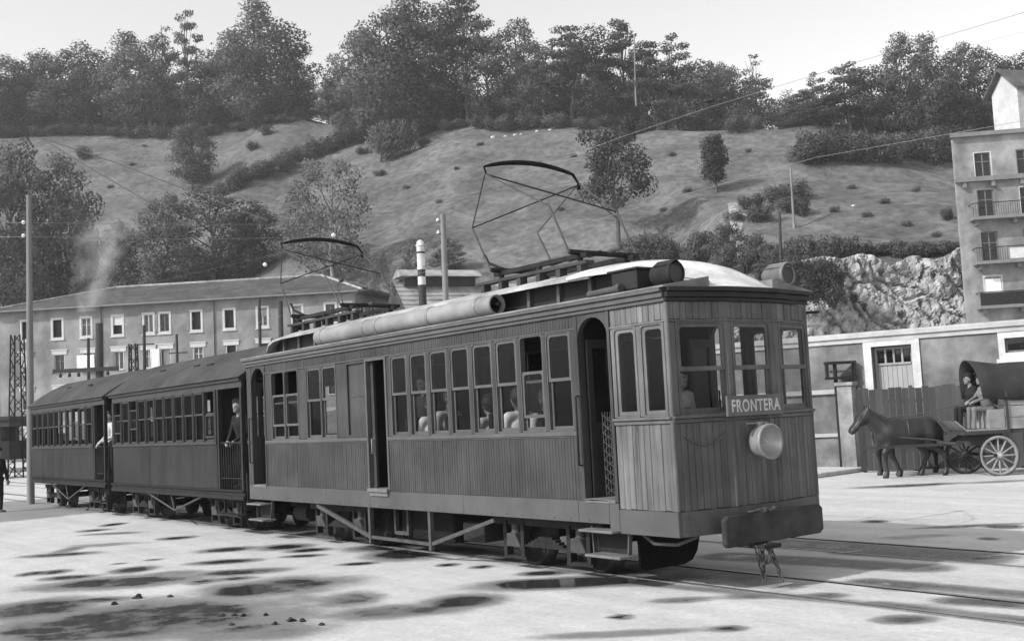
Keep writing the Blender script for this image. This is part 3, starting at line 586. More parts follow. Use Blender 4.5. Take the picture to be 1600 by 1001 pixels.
# running gear
def wheelset(P, x, r=.38, yn=9.06, yf=10.06):
    for s, y in ((-1, yn), (1, yf)):
        b = MB(); b.lathe((x, y, r + .009), (0, s, 0), [(-.07, .07), (-.07, r + .028), (-.045, r + .028), (-.04, r), (.06, r - .006), (.06, r - .05), (.02, r - .06), (.02, .1), (.09, .09), (.09, 0)], 26); b.build('wheel', 'iron', P)
    MB().cyl((x, yn - .28, r), (x, yf + .28, r), .05, n=8).build('axle', 'iron', P)
def bogie(P, xa, xb, r=.38, light=True):
    for s, y in ((-1, 8.74), (1, 10.38)):
        y0, y1 = y - .03, y + .03
        b = MB(); b.box(xa - .45, xb + .45, y0, y1, .56, .66)
        for x in (xa, xb):
            b.box(x - .22, x - .15, y0 - .02, y1 + .02, .16, .6); b.box(x + .15, x + .22, y0 - .02, y1 + .02, .16, .6); b.box(x - .24, x + .24, y0 - .01, y1 + .01, .13, .17)
        b.build('bogie_frame', 'iron', P)
        for x in (xa, xb):
            b = MB(); b.hexa([(x - .15, y + s * .06, .28), (x + .15, y + s * .06, .28), (x + .15, y - s * .06, .28), (x - .15, y - s * .06, .28), (x - .09, y + s * .1, .46), (x + .09, y + s * .1, .46), (x + .09, y - s * .06, .46), (x - .09, y - s * .06, .46)]); b.build('axle_box', 'iron_light', P, .01)
            b = MB(); b.lathe((x, y, .46), (0, 0, 1), [(0, .07)] + [(.015 * k, .07 if k % 2 else .05) for k in range(1, 8)] + [(.12, 0)], 10); b.build('spring', 'iron_light', P)
        b = MB()
        for k in range(5): b.box((xa + xb) / 2 - .42 + k * .07, (xa + xb) / 2 + .42 - k * .07, y - .045, y + .045, .30 + k * .028, .325 + k * .028)
        b.build('leaf_spring', 'iron', P)
    MB().box((xa + xb) / 2 - .15, (xa + xb) / 2 + .15, 8.8, 10.32, .45, .68).build('bolster', 'black_iron', P)
    for x in (xa, xb): wheelset(P, x, r)
bogie(car, -11.88, -10.58); bogie(car, -17.3, -16.0)
b = MB(); ya, yb_ = YN + .55, YF - .75; b.prism([(-9.8, ya, .5), (-9.8, ya, .16), (-9.8, ya + .06, .1), (-9.8, yb_ - .28, .1), (-9.8, yb_ - .14, .14), (-9.8, yb_ - .05, .24), (-9.8, yb_, .4), (-9.8, yb_ + .02, .5)], None, (-.04, 0, 0)); b.build('wheel_guard', 'black_iron', car)
# footsteps below the front and rear doors
for x0, x1, sx in ((-10.08, -9.5, 1), (-19.45, -18.85, 1)):
    b = MB().box(x0, x1, YN - .14, YN + .12, .605, .635); b.build('footstep', 'weathered_trim', car, .008)
    b = MB().box(x0 + .12, x1 + .14, YN - .16, YN + .1, .335, .365); b.build('footstep', 'weathered_trim', car, .008)
    MB().bar((x0 + .02, YN + .08, .66), (x0 + .06, YN + .06, .33), .05, .02).build('step_hanger', 'iron_light', car); b = MB().bar((x1 + .1, YN + .06, .69), (x1 + .08, YN + .04, .36), .05, .02); b.build('step_hanger', 'iron_light', car); MB().box(x0 + .02, x1 - .02, YN + .13, YN + .15, .36, .62).build('step_riser', 'iron', car)
# truss rod with queen posts
b = MB(); b.bar((-16.95, YN + .03, .66), (-15.19, YN + .03, .25), .045, .06); b.bar((-15.19, YN + .03, .25), (-13.49, YN + .03, .24), .04, .045); b.bar((-13.49, YN + .03, .24), (-11.95, YN + .03, .64), .04, .05); b.build('truss_rod', 'iron_light', car)
for x in (-15.19, -13.49): MB().box(x - .03, x + .03, YN + .0, YN + .06, .16, .69).build('queen_post', 'iron_light', car)
b = MB(); b.bar((-16.95, YF - .03, .66), (-15.19, YF - .03, .25), .045, .06); b.bar((-15.19, YF - .03, .25), (-13.49, YF - .03, .24), .04, .045); b.bar((-13.49, YF - .03, .24), (-11.95, YF - .03, .64), .04, .05); b.build('truss_rod', 'iron_light', car)
# boxes slung under the floor
b = MB().box(-15.0, -13.55, YN + .45, YF - .45, .2, .68); b.build('equipment_box', 'black_iron', car, .02)
b = MB(); F2 = Fr((-15.1, YN + .4), (-14.5, YN + .4)); F2.ring(b, 0, .42, .26, .69, .05, -.04, .02); b.build('hatch_frame', 'iron_light', car)
b = MB().box(-12.95, -12.45, YN + .2, YN + .6, .3, .56); b.build('sand_box', 'iron', car, .015)
b = MB().cyl((-18.7, 9.0, .45), (-18.2, 9.0, .45), .16, n=14); b.build('brake_cylinder', 'iron', car)
b = MB().tube([(-9.4, 8.6, .62), (-9.1, 8.55, .5), (-8.8, 8.6, .5), (-8.65, 8.75, .58)], .022, 6); b.build('brake_hose', 'iron_light', car)
b = MB().box(XR + .1, -8.75, YN + .4, YN + .52, .62, .85); b.box(XR + .1, -8.75, YF - .52, YF - .4, .62, .85); b.build('longitudinal', 'black_iron', car)
# rear end wall
b = MB().box(XR, XR + .05, YN + .1, YF - .1, 1.75, 1.8); b.box(XR, XR + .05, YN + .1, YC - .35, .7, 1.75); b.box(XR, XR + .05, YC + .35, YF - .1, .7, 1.75); b.box(XR, XR + .05, YN + .1, YF - .1, 2.9, 3.2); b.build('rear_wall', 'paint', car)

# ================================================================== TRAILERS
def trailer(x0, x1, plat, nw, drops, label, zs=.66, zf=.84, eave=2.93, crown=3.62, front_plat=True):
    T = thing('trailer_carriage', ((x0 + x1) / 2, YC, 0), label, 'railway carriage', 'trailer carriages behind the railcar')
    xb0, xb1 = x0 + .12, x1 - plat; FN = Fr((x0, YN), (x1, YN)); FF = Fr((x0, YF), (x1, YF), flip=True); u = lambda x: x - x0
    for F in (FN, FF):
        b = MB(); F.box(b, 0, u(x1), zs, zs + .07, -.05, .02); F.box(b, 0, u(x1), zs + .07, zf - .01, -.05, -.01); F.box(b, 0, u(x1), zf - .03, zf, -.05, .03); b.build('solebar', 'iron', T)
        n = 5; a0, a1 = u(xb0), u(xb1); p = (a1 - a0) / n
        for i in range(n):
            b = MB(); F.box(b, a0 + i * p + .004, a0 + (i + 1) * p - .004, zf + .002, 1.70, -.04, random.uniform(-.003, .003)); b.build('side_panel', 'trailer_paint', T, .004)
        b = MB(); F.box(b, a0, a1, 1.702, 1.745, -.05, .022); b.build('waist_rail', 'trailer_trim', T)
        wp = (a1 - a0 - .16) / nw
        for i in range(nw + 1):
            b = MB(); F.box(b, a0 + .08 + i * wp - (.08 if i == 0 else .03), a0 + .08 + i * wp + (.08 if i == nw else .03), 1.747, 2.748, -.045, .012); b.build('window_post', 'trailer_paint', T)
        for i in range(nw): window(F, a0 + .08 + i * wp + .03, a0 + .08 + (i + 1) * wp - .03, 1.747, 2.75, 2.3, T, 'trailer_trim', drop=drops.get(i, 0), rnd=False, sash=.03)
        b = MB(); F.box(b, a0, u(x1), 2.752, eave - .06, -.05, .004); F.box(b, 0, u(x1), eave - .058, eave, -.06, .05); b.build('cornice', 'trailer_trim', T)
        # platform posts and gate
        for x in (x1 - .07, x1 - plat + .06): b = MB(); F.box(b, u(x) - .04, u(x) + .04, zf, 2.752, -.08, .0); b.build('platform_post', 'trailer_paint', T)
        b = MB(); b.tube([F.p(u(x1) - .12, 1.72, -.04), F.p(u(xb1) + .12, 1.72, -.04)], .018, 6); b.tube([F.p(u(x1) - .12, 1.05, -.04), F.p(u(xb1) + .12, 1.05, -.04)], .014, 6)
        k = max(3, int(plat / .13))
        for i in range(k + 1):
            uu = u(xb1) + .12 + (plat - .24) * i / k; b.tube([F.p(uu, .86, -.04), F.p(uu, 1.72, -.04)], .010, 5)
            if i < k: b.tube([F.p(uu, 1.05, -.045), F.p(uu + (plat - .24) / k, 1.7, -.045)], .007, 4)
        b.build('platform_gate', 'iron', T)
        b = MB(); m_ = u((x0 + x1) / 2 + .3); b.tube([F.p(m_ - 1.75, zs, -.03), F.p(m_ - .1, .34, -.03), F.p(m_ + 1.45, zs, -.03)], .02, 6); b.tube([F.p(m_ - .1, .34, -.03), F.p(m_ - .3, zs, -.03)], .016, 6); b.build('truss_rod', 'iron_light', T)
    b = MB().box(x0 + .05, x1, YN + .06, YF - .06, zf - .1, zf - .01); b.build('floor', 'interior', T)
    for x in (xb0, xb1 - .04):
        b = MB().box(x, x + .04, YN + .06, YC - .38, zf, 2.9); b.box(x, x + .04, YC + .38, YF - .06, zf, 2.9); b.box(x, x + .04, YC - .38, YC + .38, 2.75, 2.9); b.box(x, x + .04, YC - .75, YC + .75, 2.902, 3.12); b.build('bulkhead', 'trailer_paint', T)
    b = MB(); ny_ = 12; rows = []
    for x, k in ((x0 - .1, .8), (x0 + .05, .93), (x0 + .5, 1), (x1 - .6, 1), (x1 - .1, .93), (x1 + .12, .8)): rows.append([(x, YC + (YF - YN + .2) / 2 * (2 * j / ny_ - 1), eave + .005 + (crown - eave) * k * (1 - abs(2 * j / ny_ - 1) ** 1.6)) for j in range(ny_ + 1)])
    kk = ny_ + 1; nr = len(rows); vs = [p for r in rows for p in r]; fs = [(i * kk + j, (i + 1) * kk + j, (i + 1) * kk + j + 1, i * kk + j + 1) for i in range(nr - 1) for j in range(ny_)]; b.add(vs, fs, True)
    b.add(vs, [tuple(range(kk)), tuple(reversed(range((nr - 1) * kk, nr * kk))), tuple([0] + [(nr - 1) * kk] + [nr * kk - 1] + [kk - 1])]); rf = b.build('roof', 'trailer_roof', T)
    for x, y in ((x0 + 2.2, YN + .5), (x0 + 4.4, YN + .45), (x1 - 2.6, YN + .4)):
        zz = eave + .005 + (crown - eave) * (1 - abs((y - YC) / 1.24) ** 1.6); MB().bar((x, y, zz + .0), (x + .3, y, zz + .0), .07, .03).build('ventilator', 'iron', rf)
    for i in range(4):
        b = MB().box(xb0 + .5 + i * 1.5, xb0 + 1.4 + i * 1.5, YN + .12, YN + .9, 1.25, 1.32); b.box(xb0 + .92 + i * 1.5, xb0 + .98 + i * 1.5, YN + .12, YN + .9, zf, 1.9); b.build('bench', 'interior', T)
    L = x1 - x0
    bogie(T, x0 + .9, x0 + 2.0, .34); bogie(T, x1 - 2.1, x1 - 1.0, .34)
    for xx in (x0 - .18, x1 + .0): MB().box(xx, xx + .2, YC - .2, YC + .2, .5, .72).build('coupler', 'iron', T)
    b = MB().box(x1 - .02, x1 + .03, YN + .05, YN + .38, .55, 1.15); b.build('end_plate', 'iron', T)
    for s in (0, 1):
        b = MB().box(x1 - plat + .1, x1 - .1, (YN - .1) if s == 0 else YF - .1, (YN + .1) if s == 0 else YF + .1, .36, .39); b.bar((x1 - plat + .15, YN + .08 if s == 0 else YF - .08, .7), (x1 - plat + .15, YN + .08 if s == 0 else YF - .08, .37), .04, .02); b.bar((x1 - .15, YN + .08 if s == 0 else YF - .08, .7), (x1 - .15, YN + .08 if s == 0 else YF - .08, .37), .04, .02); b.build('footstep', 'iron', T)
    return T
trailer(-27.75, -19.85, 1.25, 11, {0: .28, 2: .2, 10: .45}, 'wooden trailer carriage coupled directly behind the electric railcar')
trailer(-35.5, -28.25, .95, 10, {7: .35}, 'last trailer carriage at the far left end of the train', .72, .9)

# ================================================================== BUILDINGS
def house_window(F, u0, u1, z0, z1, P, surround=.18, m='plaster_light', lintel=0.0, cross=True, inset=.18, curtain=False, sill=True, open_=False):
    f = MB()
    if surround: F.ring(f, u0 - surround, u1 + surround, z0 - surround, z1 + surround, surround, -inset, .035)
    else: F.ring(f, u0 - .06, u1 + .06, z0 - .06, z1 + .06, .06, -inset, .01)
    wo = f.build('window', m, P)
    if lintel: q = MB(); F.box(q, u0 - .3, u1 + .3, z1 + surround + .01, z1 + surround + lintel, -.05, .07); F.box(q, u0 - .38, u1 + .38, z1 + surround + lintel, z1 + surround + lintel + .1, -.05, .12); q.build('lintel', m, wo)
    if sill: q = MB(); F.box(q, u0 - surround - .06, u1 + surround + .06, z0 - surround - .1, z0 - surround - .002, -.05, .1); q.build('sill', m, wo)
    if not open_:
        q = MB(); F.ring(q, u0, u1, z0, z1, .06, -inset + .02, -inset + .07); F.box(q, (u0 + u1) / 2 - .04, (u0 + u1) / 2 + .04, z0 + .06, z1 - .06, -inset + .02, -inset + .075)
        if cross: F.box(q, u0 + .06, u1 - .06, z0 + (z1 - z0) * .62, z0 + (z1 - z0) * .62 + .05, -inset + .02, -inset + .072)
        q.build('casement', m if curtain else 'cloth_mid', wo); q = MB(); F.box(q, u0 + .03, u1 - .03, z0 + .03, z1 - .03, -inset + .035, -inset + .045); q.build('pane', 'house_glass', wo)
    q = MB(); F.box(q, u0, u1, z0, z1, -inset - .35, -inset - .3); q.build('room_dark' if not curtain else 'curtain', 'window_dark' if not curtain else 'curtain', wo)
    return wo
def wall_with_holes(F, u0, u1, z0, z1, holes, th=.3):
    """a wall as one mesh: grid cells between the opening edges, openings left out"""
    b = MB(); us = sorted({u0, u1} | {x for h in holes for x in h[:2]}); zs = sorted({z0, z1} | {x for h in holes for x in h[2:]})
    us = [x for x in us if u0 <= x <= u1]; zs = [x for x in zs if z0 <= x <= z1]
    for za, zb in zip(zs, zs[1:]):
        run = None
        for a, c in zip(us, us[1:]):
            hole = any(h[0] < (a + c) / 2 < h[1] and h[2] < (za + zb) / 2 < h[3] for h in holes)
            if hole:
                if run: F.box(b, run[0], run[1], za, zb, -th, 0); run = None
            else: run = (run[0] if run else a, c)
        if run: F.box(b, run[0], run[1], za, zb, -th, 0)
    return b

# ---- long four-storey block at the left
A = XY(107.5, -49.5); B = XY(105, -14.6); C = XY(121, -10.0); Dq = XY(123, -45)
blk = thing('residential_block', (A + B) / 2, 'long plastered block with white window surrounds and hipped tile roof behind the carriages', 'building')
FB = Fr((A.x, A.y), (B.x, B.y)); FS2 = Fr((B.x, B.y), (C.x, C.y)); EZ = 14.25
ubx = lambda px: (at(px, 500, 106) - Vector((A.x, A.y, 0))).dot(FB.u)
topw = [(30, 0), (81, 0), (128, 1), (179, 0), (229, 1), (255, 0), (306, 0), (359, 0), (412, 0), (467, 0), (520, 0), (558, 2)]
holes = []; specs = []
for px, cu_ in topw:
    u = ubx(px)
    if u > FB.len - .7: u = FB.len - .9
    specs.append((u, 11.55, 13.35, .2, 0, cu_)); 
low = [(30, 0), (84, 0), (130, 0), (180, 1), (228, 0), (256, 1), (308, 1), (361, 0), (412, 0), (467, 0), (520, 0)]
for px, cu_ in low:
    u = ubx(px); specs.append((u, 8.2, 10.0, 0, .42, cu_)); specs.append((u, 4.85, 6.65, 0, .42, 0)); specs.append((u, 1.4, 3.2, 0, .42, 0))
for u, z0, z1, sr, lt, cu_ in specs: holes.append((u - .5, u + .5, z0, z1))
wall_with_holes(FB, 0, FB.len, 0, EZ, holes).build('facade', 'plaster', blk)
rgw = random.Random(9)
for u, z0, z1, sr, lt, cu_ in specs:
    wo = house_window(FB, u - .44, u + .44, z0 + .06, z1 - .06, blk, sr, lintel=lt, curtain=cu_ == 1 or rgw.random() < .12, cross=rgw.random() < .6, open_=rgw.random() < .3)
    if rgw.random() < .28: q = MB(); FB.box(q, u - .44, u + .44, z0 + .06 + rgw.uniform(.5, 1.2), z1 - .06, -.1, -.07); q.build('roller_blind', 'apt_trim' if rgw.random() < .5 else 'curtain', wo)
    if rgw.random() < .2: q = MB(); FB.box(q, u - .95, u - .47 - max(0, sr - .02), z0, z1, .037, .075); q.build('shutter', 'apt_trim', wo)
hs = [(u - .5, u + .5, z0, z0 + 1.8) for u in (1.6, 4.2, 7.2, 10.2, 13.2) for z0 in (11.5, 8.2, 4.85)]
wall_with_holes(FS2, 0, FS2.len, 0, EZ, hs).build('side_wall', 'plaster', blk)
for h in hs: house_window(FS2, h[0] + .06, h[1] - .06, h[2] + .06, h[3] - .06, blk, .1)
b = MB(); F3 = Fr((Dq.x, Dq.y), (C.x, C.y), flip=True); F3.box(b, 0, F3.len, 0, EZ, -.3, 0); F4 = Fr((Dq.x, Dq.y), (A.x, A.y)); F4.box(b, 0, F4.len, 0, EZ, -.3, 0); b.build('back_wall', 'plaster', blk)
# roof: hipped, with real courses of tiles as stepped strips
def hip_roof(pts, ze, over, rise, m, P, courses=14):
    cx = sum((p for p in pts), Vector()) / 4; q = []
    for p in pts: d = (Vector((p.x, p.y, 0)) - Vector((cx.x, cx.y, 0))); q.append(Vector((p.x, p.y, 0)) + d.normalized() * over)
    m0 = (q[0] + q[3]) / 2; m1 = (q[1] + q[2]) / 2; ax = (m1 - m0).normalized(); half = (q[0] - q[3]).length / 2
    r0 = m0 + ax * half * .9; r1 = m1 - ax * half * .9; b = MB()
    def quad(a, c, d, e):   # a,c eave ; d,e ridge
        for i in range(courses):
            t0, t1 = i / courses, (i + 1) / courses
            pa = a.lerp(e, t0); pb = c.lerp(d, t0); pc = c.lerp(d, t1); pd = a.lerp(e, t1)
            z0, z1 = ze + rise * t0, ze + rise * t1
            v = [(pa.x, pa.y, z0 + .07), (pb.x, pb.y, z0 + .07), (pc.x, pc.y, z1), (pd.x, pd.y, z1), (pa.x, pa.y, z0), (pb.x, pb.y, z0)]
            b.add(v, [(0, 1, 2, 3), (4, 5, 1, 0)])
    quad(q[0], q[1], r1, r0); quad(q[1], q[2], r1, r1); quad(q[2], q[3], r0, r1); quad(q[3], q[0], r0, r0)
    b.add([(p.x, p.y, ze) for p in q], [(3, 2, 1, 0)]); rf = b.build('roof', m, P)
    rb = MB(); rr = [Vector((r0.x, r0.y, ze + rise + .05)), Vector((r1.x, r1.y, ze + rise + .05))]; rb.tube(rr, .16, 6)
    for a, c in ((q[0], rr[0]), (q[3], rr[0]), (q[1], rr[1]), (q[2], rr[1])): rb.tube([(a.x, a.y, ze + .1), c], .13, 6)
    rb.build('ridge_tiles', 'rooftile_light', rf); return rf
hip_roof([A, B, C, Dq], EZ + .15, .9, 2.7, 'rooftile', blk)
b = MB(); FB.box(b, -.5, FB.len + .5, EZ + .0, EZ + .148, -.2, .62); b.build('eave_board', 'rooftile', blk)
b = MB(); FS2.box(b, .0, FS2.len, EZ + .0, EZ + .146, -.2, .6); b.build('eave_board', 'rooftile', blk)
b = MB(); b.tube([FB.p(-.3, EZ + .05, .68), FB.p(FB.len + .4, EZ + .05, .68)], .09, 6); b.build('gutter', 'apt_trim', blk)
for px in (152, 334): u = ubx(px); b = MB().cyl(FB.p(u, 0, .09), FB.p(u, EZ, .09), .07, n=6); b.build('drainpipe', 'apt_trim', blk)
# washing hung out of the windows
for i, (px, z, wd_, ht, lab) in enumerate(((240, at(240, 545, 106).z, .9, 1.7, 'white sheet hung out below a third-floor window above the near carriage roof'), (128, at(128, 554, 106).z, 1.7, 1.5, 'wide white sheet hanging on the facade above the last carriage'), (517, 11.0, .8, .9, 'white cloth hung from a top window beside the rear pantograph'))):
    u = ubx(px); b = MB(); n = 8
    vs = [FB.p(u - wd_ / 2 + wd_ * j / n, z - ht * k / 3 - .05 * (j % 2) * k / 3, .25 + .06 * math.sin(j * 1.9 + k)) for k in range(4) for j in range(n + 1)]; vs += [v - FB.n * .02 for v in vs]
    o_ = 4 * (n + 1); fs = [(k * (n + 1) + j, (k + 1) * (n + 1) + j, (k + 1) * (n + 1) + j + 1, k * (n + 1) + j + 1) for k in range(3) for j in range(n)]
    b.add(vs, fs + [tuple(reversed([q + o_ for q in f])) for f in fs], True); tag(b.build('laundry_sheet', 'laundry'), lab, 'laundry', 'washing hung on the long block')

# ---- low roofs behind it
p = on_hill(480, 128); hh_ = thing('tiled_outbuilding', p, 'dark low-pitched tiled roof rising behind the long block', 'building')
Fh = Fr((XY(126, -31).x, XY(126, -31).y), (XY(126, -19).x, XY(126, -19).y)); b = MB(); Fh.box(b, 0, 12, 0, 16.2, -8, 0); b.build('wall', 'plaster', hh_)
pp = [Fh.p(-.5, 0, .5), Fh.p(12.5, 0, .5), Fh.p(12.5, 0, -8.5), Fh.p(-.5, 0, -8.5)]; hip_roof(pp, 16.25, .3, 3.0, 'rooftile', hh_, 8)

# ---- small shed with a ventilated ridge, seen over the railcar
S0 = XY(60, -5.6); S1 = XY(62.0, -1.0)
shed = thing('signal_shed', S0, 'small shed with steep pale roof and raised ridge vent above the railcar', 'shed')
Fsh = Fr((S0.x, S0.y), (S1.x, S1.y)); Ln = Fsh.len; zb, zr = 7.9, 9.6
b = MB(); Fsh.box(b, .25, Ln + 2.5, 0, zb - .02, -4, -.3); b.build('wall', 'pole_dark', shed)
b = MB(); g = [Fsh.p(.25, zb - .02, -.3), Fsh.p(.25, zb - .02, -4.0), Fsh.p(.25, zr - .1, -2.15)]; b.prism(g, None, Fsh.u * (Ln + 2.2)); b.build('gable', 'pole_dark', shed)
for i in range(7):
    t0, t1 = i / 7, (i + 1) / 7; b = MB()
    for s_ in (1, -1):
        dd = lambda t: -2.15 + s_ * 2.25 * (1 - t)
        b.add([Fsh.p(.0, zb - .25 + (zr - zb + .25) * t0 + .08, dd(t0)), Fsh.p(Ln + 2.8, zb - .25 + (zr - zb + .25) * t0 + .08, dd(t0)), Fsh.p(Ln + 2.8, zb - .25 + (zr - zb + .25) * t1, dd(t1)), Fsh.p(.0, zb - .25 + (zr - zb + .25) * t1, dd(t1)), Fsh.p(0, zb - .25 + (zr - zb + .25) * t0, dd(t0)), Fsh.p(Ln + 2.8, zb - .25 + (zr - zb + .25) * t0, dd(t0))], [(0, 1, 2, 3), (4, 5, 1, 0)])
    b.build('roof_course', 'rooftile_light', shed)
b = MB(); Fsh.box(b, .5, Ln - .3, zr - .2, zr + .35, -2.6, -1.7); b.build('ridge_vent', 'pole_dark', shed)
b = MB(); b.prism([Fsh.p(.2, zr + .33, -1.35), Fsh.p(.2, zr + .33, -2.95), Fsh.p(.2, zr + .78, -2.15)], None, Fsh.u * (Ln - .2)); b.build('vent_roof', 'rooftile_light', shed)

# ---- right-hand building wall with a goods door and a small window
WA = at(1080, 540, 35.2); WB = at(1900, 470, 27.8)
wl = thing('warehouse', (WA.x, WA.y, 0), 'long low plastered building with pale cornice and white-framed door behind the horse cart', 'building')
FW2 = Fr((WA.x, WA.y), (WB.x, WB.y)); WZ = 3.86
def uw(px, py=560):                                # where a view ray meets the wall
    d = Matrix(AX) @ Vector((px - 800, -(py - 500.5), -FPX)); t = (FW2.o - Vector((CAM.x, CAM.y, 0))).dot(FW2.n) / d.dot(FW2.n); q = CAM + d * t; return (Vector((q.x, q.y, 0)) - FW2.o).dot(FW2.u), q.z
(da, dz1), (db, _) = uw(1361, 542), uw(1424, 540); (wa, wz1), (wb_, wz0) = uw(1565, 524), uw(1660, 550)
hl_ = [(da, db, 0.02, dz1), (wa, wb_, wz0 + .02, wz1 - .02)]
wall_with_holes(FW2, 0, FW2.len, 0, WZ - .3, hl_, .35).build('wall', 'wall_plaster', wl)
b = MB(); FW2.box(b, 0, FW2.len, WZ - .298, WZ - .16, -.3, .06); FW2.box(b, 0, FW2.len, WZ - .158, WZ - .05, -.3, .12); FW2.box(b, 0, FW2.len, WZ - .048, WZ, -.4, .06); b.build('cornice', 'wall_cornice', wl)
b = MB(); FW2.box(b, da - .22, da - .001, 0, dz1 + .22, -.12, .05); FW2.box(b, db + .001, db + .22, 0, dz1 + .22, -.12, .05); FW2.box(b, da - .0, db + .0, dz1 + .001, dz1 + .22, -.12, .052); b.build('door_surround', 'white_paint', wl)
dh = MB(); tz = dz1 - .48; FW2.ring(dh, da + .02, db - .02, .03, dz1 - .02, .07, -.3, -.22); FW2.box(dh, da + .09, db - .09, tz - .06, tz, -.3, -.2); dr = dh.build('door', 'door_wood', wl)
nb = 7
for i in range(nb): a = da + .09 + (db - da - .18) * i / nb; b = MB(); FW2.box(b, a + .005, a + (db - da - .18) / nb - .005, .06, tz - .06, -.28, -.24); b.build('board', 'door_wood', dr)
for i in range(4):
    a = da + .09 + (db - da - .18) * i / 4; b = MB(); FW2.box(b, a + .03, a + (db - da - .18) / 4 - .03, tz + .01, dz1 - .1, -.262, -.256); b.build('pane', 'house_glass', dr)
    if i: b = MB(); FW2.box(b, a - .025, a + .025, tz, dz1 - .09, -.29, -.22); b.build('glazing_bar', 'door_wood', dr)
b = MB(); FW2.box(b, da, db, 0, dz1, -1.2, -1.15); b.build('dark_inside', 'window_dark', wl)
house_window(FW2, wa + .06, wb_ - .06, wz0 + .08, wz1 - .08, wl, .16, 'white_paint', inset=.15, cross=False)
b = MB(); (ua, zza), (ub, zzb) = uw(1281, 612), uw(1312, 611); FW2.box(b, 0, ub, zza - .08, zza + .05, 0.001, .1); FW2.box(b, 0, ub, .9, 1.0, .001, .07); b.build('string_course', 'wall_cornice', wl)
b = MB(); FW2.box(b, 0, FW2.len, 0, WZ - .3, -6, -5.7); FW2.box(b, 0, FW2.len, WZ - .35, WZ - .25, -5.7, -.35); b.build('flat_roof', 'rooftile', wl)
(pa, _), (pb, _) = uw(1319, 640), uw(1342, 640); b = MB(); FW2.box(b, pa, pb, 0, 2.35, .12, .6); FW2.box(b, pa - .05, pb + .05, 2.35, 2.45, .08, .65); tag(b.build('gate_pillar', 'pillar', None, .01), 'pale masonry pillar at the left end of the board fence', 'pillar')
# pavement and kerb
k0, k1 = gp(1240, 752), gp(1353, 736); b = MB(); FK = Fr((k0.x, k0.y), (k1.x, k1.y))
b.hexa([FK.p(-6, 0, 0), FK.p(FK.len, 0, 0), FK.p(FK.len + .2, 0, -4.5), FK.p(-6, 0, -4.5), FK.p(-6, .12, 0), FK.p(FK.len, .12, 0), FK.p(FK.len + .2, .12, -4.5), FK.p(-6, .12, -4.5)]); tag(b.build('pavement', 'earth', None, .02), kind='structure')
# board fence
f0 = gp(1346, 738); f1 = XY(28.3, 15.5); FFn = Fr((f0.x, f0.y), (f1.x, f1.y)); fn = thing('board_fence', f0, 'dark weathered vertical board fence behind the horse and cart', 'fence')
nbd = int(FFn.len / .165)
for i in range(nbd):
    b = MB(); a = i * FFn.len / nbd; FFn.box(b, a + .002, a + FFn.len / nbd - .002, .04, 2.2 + random.uniform(-.03, .03), -.012, .012 + random.uniform(-.004, .004)); b.build('board', 'fence_wood', fn)
for z in (.5, 1.8): b = MB(); FFn.box(b, 0, FFn.len, z, z + .09, -.07, -.014); b.build('fence_rail', 'fence_wood', fn)
for i in range(6): b = MB(); a = .1 + i * (FFn.len - .2) / 5; FFn.box(b, a - .05, a + .05, 0, 2.25, -.17, -.072); b.build('fence_post', 'fence_wood', fn)
# sign post with an empty box frame
sp = gp(1316, 732); sp = thing('notice_post', sp, 'dark iron post carrying an open box-shaped notice frame before the right wall', 'sign post')
q = sp.location; b = MB().cyl(q, q + Vector((0, 0, 3.05)), .055, n=8); b.build('post', 'iron', sp)
Fq = Fr((q - RT * .12)[:2], (q + RT * .62)[:2]); b = MB(); Fq.box(b, -.16, .72, 2.98, 3.06, -.12, .1); Fq.box(b, -.16, .72, 2.55, 2.62, -.12, .1); Fq.box(b, -.14, -.08, 2.62, 2.98, -.1, .08); Fq.box(b, .64, .70, 2.62, 2.98, -.1, .08); b.build('notice_frame', 'iron', sp)
b = MB(); Fq.box(b, -.02, .6, 2.74, 2.80, -.05, .03); b.build('slat', 'iron_light', sp)

# ---- apartment house at the far right
G0 = at(1511, 490, 81); G0 = Vector((G0.x, G0.y, 0)); gdir = (RT - FW * .12).normalized(); G1 = G0 + gdir * 14
apt = thing('apartment_house', G0, 'tall pale apartment house with iron balconies cut by the right photo edge', 'building')
FG = Fr((G0.x, G0.y), (G1.x, G1.y)); fl = [(4.2, 7.2), (7.55, 10.6), (10.8, 13.9), (14.0, 17.1), (17.6, 20.4)]
def zpx(v, u=1540): return at(u, v, 81).z
floors = [(zpx(478), zpx(432)), (zpx(409), zpx(362)), (zpx(340), zpx(296)), (zpx(277), zpx(238))]
hs = []
for i, (z0, z1) in enumerate(floors):
    for uu in (1.35, 4.3, 7.5, 10.7): hs.append((uu, uu + 1.25, z0, z1))
for uu in (1.35, 4.3, 7.5, 10.7): hs.append((uu, uu + 1.25, 1.0, 4.0))
AZ = zpx(216, 1498)
wall_with_holes(FG, 0, FG.len, 0, AZ, hs, .4).build('facade', 'apt_plaster', apt)
for i, h in enumerate(hs):
    house_window(FG, h[0] + .06, h[1] - .06, h[2] + .02, h[3] - .06, apt, 0 if i >= 4 else .12, 'apt_trim' if i % 3 else 'plaster_light', curtain=(i in (0, 1)), sill=False)
b = MB(); FGs = Fr((G0 - Vector((0, 0, 0)))[:2], (G0 + (FW + RT * .46) * 12)[:2], flip=True); FGs.box(b, .41, 13, 0, AZ, -.4, 0); b.build('side_wall', 'apt_plaster', apt)
q0, q1 = FG.p(-.25, AZ, .35), FG.p(FG.len, AZ, .35); q2, q3 = q1 + (FW + RT * .46) * 12, q0 + (FW + RT * .46) * 12
b = MB(); b.hexa([q0, q1, q2, q3] + [q + Vector((0, 0, .3)) for q in (q0, q1, q2, q3)]); b.build('roof_slab', 'apt_trim', apt)
